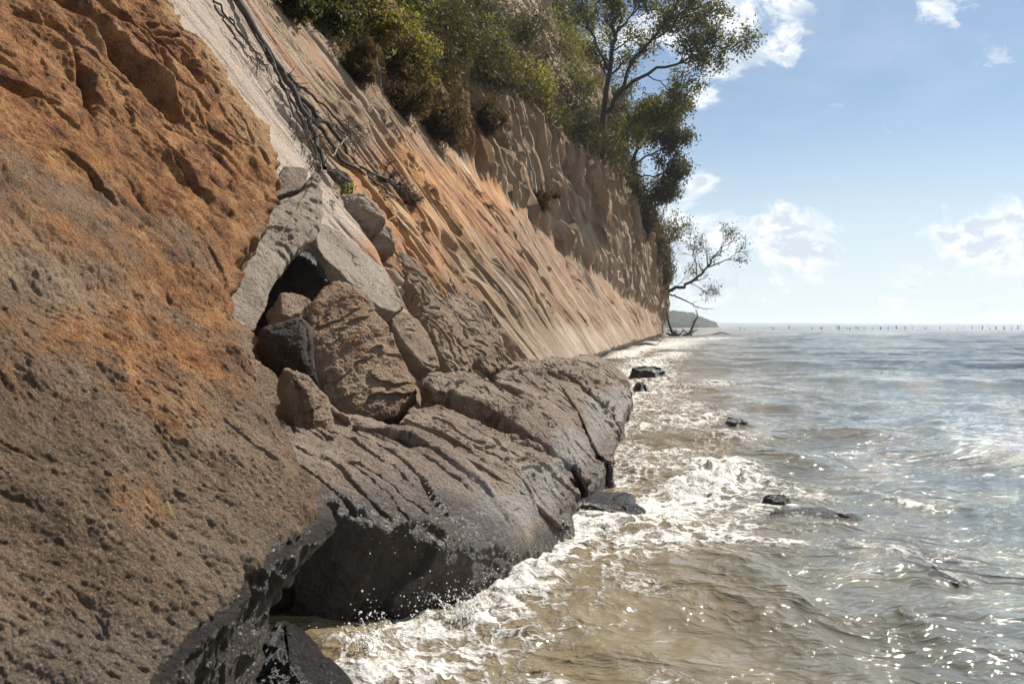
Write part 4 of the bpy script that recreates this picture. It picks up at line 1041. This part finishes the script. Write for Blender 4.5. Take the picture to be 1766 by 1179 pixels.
# roots and vines dangling below the cliff top
RV = 'thin roots dangling from the cliff top'
ROOTL = ['pale thin root hanging nearest the dead tree, second from the left', 'longest pale root hanging over the pale slope left of the yellow green bush',
         'short pale root just right of the longest hanging root', 'shortest hanging root, leftmost, cut by the top of the frame', 'hanging root in front of the low dry brown bush',
         'hanging root lower down the bank below the yellow green bush', 'lowest and rightmost hanging root, over the brow of the pale slope']
for i, (u, v0, v1) in enumerate([(562, -10, 120), (571, 20, 175), (590, 30, 130), (555, 5, 80), (610, 60, 160), (655, 120, 210), (700, 160, 240)]):
    wd_ = Wood(); c0 = cl(u, v0, 0.5); Yy = c0[1]
    b = at(u + random.uniform(4, 22), v1, Yy - 0.3)
    q = wig(c0, b, 10, 0.05); wd_.tube(q, 0.02, 0.008, 4)
    for _ in range(2): wd_.tube(wig(q[4], q[4] + (q[-1] - q[4]) * 0.9 + rng.normal(size=3) * 0.25, 7, 0.08), 0.01, 0.005, 3)
    o = wd_.build('hanging_root', M_wood, origin=c0); meta(o, ROOTL[i], 'root', RV)

# ------------------------------------------------------------------ shrubs along the cliff top
def shrub(u, v, hw, hh, mat, label, fwd=0.4, n_anchor=90, per=26, lsize=0.14, off=0.3, name='shrub', woodr=0.03, cat='shrub', stems=9, down=0.0):
    c = hit_cliff(u, v + hh * 0.6); Y = c[1]; s = Y / F
    base = c.copy()
    t = empty(name, base, label, cat)
    wd_ = Wood(); anch = []
    cc = at(u, v, Y * (1 - fwd * 0.03) - 0.2)
    for i in range(stems):
        e = cc + np.array([random.gauss(0, hw * s * 0.5), random.gauss(0, hw * s * 0.6), random.gauss(0.1, hh * s * 0.5)])
        ln = wig(base, e, 8, 0.12, down); wd_.tube(ln, woodr, woodr * 0.3, 4)
        tp = []; sprout(wd_, ln, woodr * 0.6, 1, hw * s * 0.45, tp, 4, 0.2, minr=0.006)
        anch += tp
    random.shuffle(anch)
    anch = anch[:n_anchor]
    wd_.build('stems', M_bark, t)
    ex = [cc + np.array([random.gauss(0, hw * s * 0.42), random.gauss(0, hw * s * 0.5), random.gauss(0, hh * s * 0.42)]) for _ in range(n_anchor // 2)]
    leaf_mesh('foliage', anch + ex, per, min(hw, hh) * s * 0.13, lsize * (2.2 if mat is L_dry else 1.0), mat, t, aspect=0.12 if mat is L_dry else 0.5)
    return t
SH = [
    (505, 15, 38, 25, L_dark, 'dark scrub hanging at the very top beside the pale slope'),
    (575, 40, 50, 45, L_dark, 'dark shadowed bush above the pale slope, behind dangling roots'),
    (640, 30, 50, 50, L_yel, 'olive bush at the top edge, above and left of the drooping yellow one'),
    (620, 120, 40, 35, L_dry, 'dry brown bush low on the bank above the pale slope'),
    (705, 85, 42, 48, L_yel, 'sunlit yellow green bush farthest left, leaning over the slope'),
    (690, 10, 60, 30, L_green, 'green bush at the top of the frame over the yellow one'),
    (700, 170, 45, 40, L_dry, 'big dry brown thicket beside the first bare streak of wall'),
    (760, 215, 50, 45, L_dry, 'dry brown thicket hanging lowest on the bank'),
    (775, 60, 50, 55, L_dark, 'dark bush between the two yellow green bushes'),
    (830, 20, 60, 40, L_dark, 'dark bush cut by the top of the frame near the middle'),
    (850, 110, 50, 45, L_green, 'mid green bush over the fluted wall'),
    (905, 60, 55, 55, L_dark, 'dark bush behind the large yellow green bush'),
    (925, 150, 48, 42, L_yel, 'yellow green bush drooping over the middle of the wall'),
    (985, 60, 50, 55, L_yel, 'tall yellow green bush next to the tall leafy tree'),
    (960, 10, 60, 35, L_dark, 'dark bush at the top edge left of the tree'),
    (1000, 150, 45, 45, L_green, 'green bush below the yellow one beside the tree'),
    (1040, 220, 38, 42, L_dry, 'olive brown bush under the tree'),
    (1065, 165, 40, 45, L_dark, 'dark bush around the foot of the tree'),
    (1085, 300, 28, 45, L_dark, 'dark bush clinging below the dense tree'),
    (1112, 380, 18, 35, L_dry, 'brown bush high on the far corner of the cliff'),
    (1128, 425, 18, 35, L_dry, 'wiry brown bush half way down the far corner'),
    (1142, 470, 15, 38, L_dry, 'wiry brown bush beside the leaning tree'),
    (925, 345, 26, 20, L_dry, 'small dry dark bush growing alone on the bare wall'),
    (840, 205, 34, 26, L_dry, 'brown grassy tuft on the brow of the wall'),
]
for i, (u, v, hw, hh, mt, lb) in enumerate(SH):
    Y = hit_cliff(u, v + hh * 0.6)[1]
    shrub(u, v, hw, hh, mt, lb, fwd=3.2 if mt is L_yel else 0.4, n_anchor=210, per=14, lsize=0.06 + 0.0024 * Y, woodr=0.012 + 0.0004 * Y, stems=15)

# undergrowth mat over the top slope (uncountable)
def undergrowth():
    A = []
    Yg = np.exp(np.concatenate([rng.uniform(np.log(12), np.log(150), 9000), rng.uniform(np.log(13), np.log(48), 9000)]))
    zt = np.where(Yg < 30, z_break(Yg) + 0.5 + 0.07 * np.clip(Yg - 20, 0, None), z_top(Yg)); z = zt + rng.exponential(2.6, len(Yg)) * (0.6 + Yg / 90) - 0.6
    x = cliff_x(Yg, z) + rng.uniform(-0.2, 0.7, len(Yg))
    P = np.stack([x, Yg, z + rng.uniform(0, 0.5, len(Yg))], -1)
    keep = fbm(P[:, 0], P[:, 1], P[:, 2], 0.22, 2) > -0.25
    P = P[keep & (P[:, 2] < 46)]
    N = len(P); per = 14
    C = np.repeat(P, per, 0) + rng.normal(size=(N * per, 3)) * (0.22 + 0.004 * np.repeat(P[:, 1], per))[:, None]
    M = len(C); d1 = rng.normal(size=(M, 3)); d1[:, 2] -= 0.4; d1 /= np.linalg.norm(d1, axis=1, keepdims=True)
    d2 = np.cross(d1, rng.normal(size=(M, 3))); d2 /= np.linalg.norm(d2, axis=1, keepdims=True)
    sz = (0.05 + 0.0018 * C[:, 1:2]) * rng.uniform(0.6, 1.6, (M, 1))
    V = np.stack([C - d1 * sz, C + d2 * sz * 0.2, C + d1 * sz * 1.3, C - d2 * sz * 0.2], 1)
    cl_ = fbm(C[:, 0], C[:, 1], C[:, 2], 0.3, 2)
    o = np_mesh('undergrowth', V, np.arange(M * 4).reshape(-1, 4), L_dry2, attrs=dict(tone=np.repeat(np.clip(0.5 + cl_ * 0.8 + rng.normal(size=M) * 0.2, 0, 1), 4)), smooth=False)
    meta(o, 'mat of dry and green scrub covering the brow of the cliff', 'undergrowth', kind='stuff')
L_dry2 = leaf_mat('mixed_scrub', (0.035, 0.023, 0.014), (0.045, 0.037, 0.016), (0.03, 0.033, 0.012))
undergrowth()

# small green weed in the cleft
sw = empty('weed', cl(600, 325, 0.3), 'small fresh green weed in the cleft above the dark stones', 'plant')
leaf_mesh('foliage', [at(u, v, cl(590, 325, 0.3)[1] - 0.25) for u, v in [(580, 328), (590, 325), (598, 322), (605, 323), (588, 332)]], 9, 0.05, 0.07, leaf_mat('fresh_leaves', (0.05, 0.07, 0.015), (0.10, 0.12, 0.03), (0.18, 0.19, 0.05)), sw)

# ------------------------------------------------------------------ driftwood and roots at the far foot
wd_ = Wood(); tips = []
c0 = sea(1178, 579)
for i in range(16):
    a = c0 + np.array([random.uniform(-2, 1.6), random.uniform(-2, 2), 0.1]); b = a + np.array([random.uniform(-2.2, 2.4), random.uniform(-1, 1), random.uniform(0.1, 1.0)])
    ln = wig(a, b, 7, 0.1); wd_.tube(ln, 0.16, 0.05, 5); sprout(wd_, ln, 0.07, 0, 1.0, tips, 3, 0.4, minr=0.03)
ln = smooth_line([at(1188, 576, c0[1]), at(1195, 565, c0[1]), at(1198, 552, c0[1]), at(1205, 545, c0[1]), at(1200, 535, c0[1])], 12); wd_.tube(ln, 0.2, 0.05, 5); sprout(wd_, ln, 0.1, 0, 1.5, tips, 6, 0.4, minr=0.03)
ln = smooth_line([at(1160, 574, c0[1]), at(1154, 560, c0[1]), at(1150, 540, c0[1])], 10); wd_.tube(ln, 0.25, 0.1, 5)
o = wd_.build('root_tangle', M_bark, origin=c0); meta(o, 'dark tangle of fallen limbs and roots at the water line below the leaning tree', 'driftwood')
def drift(pts, r, label, sp=2):
    c = sea(*pts[0]); wd_ = Wood(); tips = []
    ln = smooth_line([at(u, v, c[1]) for u, v in pts], 12); wd_.tube(ln, r, r * 0.4, 6)
    sprout(wd_, ln, r * 0.6, 0, r * 9, tips, sp, 0.3, minr=r * 0.2)
    o = wd_.build('driftwood', M_bark, origin=c); meta(o, label, 'driftwood')
drift([(1225, 577), (1235, 576), (1243, 573), (1252, 575), (1262, 577)], 0.16, 'forked piece of driftwood floating clear of the cliff end', 3)
drift([(1097, 596), (1110, 592), (1125, 594), (1133, 595)], 0.12, 'dark log washed up in the white foam by the cliff foot', 3)
drift([(1118, 588), (1130, 586), (1140, 587)], 0.12, 'smaller log in the foam just beyond the dark one', 2)

# ------------------------------------------------------------------ pilings far out
M_post, n, bs = material('tarred_piling'); bs.inputs['Base Color'].default_value = (0.03, 0.032, 0.035, 1); bs.inputs['Roughness'].default_value = 0.8
def post_mesh(hg, r):
    wd_ = Wood(); wd_.tube([(0, 0, -1), (0.02, 0, hg * 0.5), (0.05, 0, hg * 0.92), (0.06, 0, hg)], r, r * 0.75, 8); wd_.tube([(0.06, 0, hg - 0.02), (0.06, 0, hg + 0.06)], r * 0.7, r * 0.1, 8)
    return np.concatenate(wd_.V), np.concatenate(wd_.Fc)
PV = [post_mesh(1.3, 0.17), post_mesh(0.95, 0.2), post_mesh(2.0, 0.15)]
xs = [613, 627, 716, 722, 770, 845, 872, 877, 925, 932, 958, 967, 987, 995, 1013, 1040, 1067, 1091, 1118, 1146, 1170, 1208, 1214, 1259, 1285, 1314, 1335, 1362, 1395, 1420, 1440, 1466, 1490, 1510]
protos = []
for k, (V, Fq) in enumerate(PV):
    protos.append(None)
for i, xx in enumerate(xs):
    k = 2 if xx == 1362 else random.choice([0, 0, 1]); V, Fq = PV[k]
    c = sea(950 + xx / 1.875, 568 + random.uniform(-0.6, 0.8)); c[2] = 0
    if protos[k] is None:
        o = np_mesh('piling', V + c, Fq, M_post, origin=c); protos[k] = o
    else:
        o = protos[k].copy(); scene.collection.objects.link(o); o.location = c
    o.rotation_euler = (random.gauss(0, 0.06), random.gauss(0, 0.06), random.uniform(0, 6)); s_ = random.uniform(0.65, 1.25); o.scale = (s_, s_, s_)
    if k == 2: meta(o, 'tallest piling in the far row on the horizon, towards the right', 'piling', 'old pilings standing far out in the water')
    else: meta(o, 'short dark wooden piling far out near the horizon', 'piling', 'old pilings standing far out in the water')

# ------------------------------------------------------------------ distant headland and far shore
def ridge(name, pts, Y, depth, mat, rough):
    """wooded land: pts (u, top v) at distance Y"""
    u = np.array([p[0] for p in pts], float); v = np.array([p[1] for p in pts], float)
    nu, nd = 500, 24
    uu = np.linspace(u[0], u[-1], nu); vv_ = np.interp(uu, u, v)
    hgt = H + (VH - vv_) / F * Y; X = (uu - UC) / F * Y
    k = np.linspace(0, 1, nd)[:, None]
    Yg = Y + k * depth + 0 * X[None]; Xg = X[None] * (Yg / Y)
    pr = np.sin(np.clip(k * 1.6, 0, math.pi / 2)) ** 0.6
    Z = -0.5 + (hgt[None] + 0.5) * pr
    Z += rough * (fbm(Xg, Yg, 0.0, 1 / (rough * 5), 4, 0.6) * 1.2) * pr * (hgt[None] > 2)
    P = np.stack([Xg, Yg, Z], -1)
    return meta(np_mesh(name, P, grid_faces(nd, nu), mat), kind='structure')
def land_mat(name, c1, c2, sc):
    mt, n, bs = material(name)
    n.put(bs.inputs['Base Color'], n.ramp(n.noise(n.pos(), sc, 6, 0.7), [(0.35, c1), (0.65, c2)])); bs.inputs['Roughness'].default_value = 1.0
    return mt
M_head = land_mat('wooded_headland', (0.02, 0.025, 0.02), (0.065, 0.07, 0.05), 0.25)
M_far = land_mat('far_shore', (0.015, 0.03, 0.045), (0.03, 0.045, 0.06), 0.01)
ridge('headland_hill', [(1090, 520), (1120, 530), (1150, 532), (1175, 534), (1195, 537), (1205, 543), (1220, 549), (1232, 556), (1240, 562.5)], 560, 120, M_head, 3.0)
ridge('far_shore_hill', [(1100, 556), (1235, 556.3), (1300, 557.0), (1380, 556.8), (1480, 558), (1600, 558.2), (1766, 558.6), (1900, 559), (2300, 559)], 5200, 400, M_far, 1.5)

# ------------------------------------------------------------------ fallen leaves and twigs lying on the outcrop
def lying_leaf(u, v, L, ang, mat, label, curl=0.3, wd0=0.16):
    c = on_plane(u, v, FQ, FN) + FN * 0.03
    Yl = c[1]; Lw = L / F * Yl
    ex = np.array([math.cos(ang), 0, -math.sin(ang)]); ex = ex - FN * (ex @ FN); ex /= np.linalg.norm(ex); ey = np.cross(FN, ex)
    t = np.linspace(-0.5, 0.5, 12)[:, None]; wv = Lw * wd0 * np.sqrt(np.clip(1 - (2 * t) ** 2, 0, 1)) * 0.5
    mid = c + ex * t * Lw + FN * (curl * Lw * (0.25 - (t) ** 2) * 0.6) + ey * curl * 0.5 * Lw * (t ** 2)
    P = np.stack([mid - ey * wv + FN * wv * 0.4, mid, mid + ey * wv + FN * wv * 0.4], 1)
    o = np_mesh('fallen_leaf', P, grid_faces(12, 3), mat, attrs=dict(tone=np.full(36, 0.8)), origin=c)
    meta(o, label, 'leaf', 'slender fallen leaves on the outcrop')
lying_leaf(282, 888, 40, 1.9, L_yel, 'curved yellow green leaf standing out with a dark shadow on the lower outcrop', 0.5)
lying_leaf(295, 704, 30, 0.4, L_yel, 'slender yellow leaf on the outcrop, left of the green tipped one', 0.2)
lying_leaf(348, 712, 24, 0.4, L_green, 'slender green leaf on the outcrop right of the yellow one', 0.2)
lying_leaf(290, 720, 20, 0.1, M_wood, 'small pale curled leaf just below the slender yellow leaf', 0.4)
lying_leaf(526, 772, 22, 0.6, L_yel, 'thin dull leaf caught at the right edge of the outcrop', 0.2)
wd_ = Wood(); c = on_plane(370, 893, FQ, FN) + FN * 0.02; a, b = on_plane(352, 884, FQ, FN) + FN * 0.022, on_plane(368, 902, FQ, FN) + FN * 0.022

# ------------------------------------------------------------------ air
M_haze = bpy.data.materials.new('haze'); M_haze.use_nodes = True
hn = NT(M_haze.node_tree); hn.n.remove(M_haze.node_tree.nodes['Principled BSDF'])
vol = hn.new('ShaderNodeVolumePrincipled'); vol.inputs['Color'].default_value = (0.86, 0.93, 1.0, 1); vol.inputs['Density'].default_value = 0.0002
vol.inputs['Anisotropy'].default_value = 0.3
hn.l.new(vol.outputs[0], M_haze.node_tree.nodes['Material Output'].inputs['Volume'])
x0, x1, y0, y1, z0, z1 = -9500, 9500, -60, 12500, -3, 70
hz = np_mesh('haze', [(x0, y0, z0), (x1, y0, z0), (x1, y1, z0), (x0, y1, z0), (x0, y0, z1), (x1, y0, z1), (x1, y1, z1), (x0, y1, z1)],
             [(0, 3, 2, 1), (4, 5, 6, 7), (0, 1, 5, 4), (1, 2, 6, 5), (2, 3, 7, 6), (3, 0, 4, 7)], M_haze, smooth=False)
meta(hz, 'pale sea haze thinning the far shore and headland', 'haze', kind='stuff')
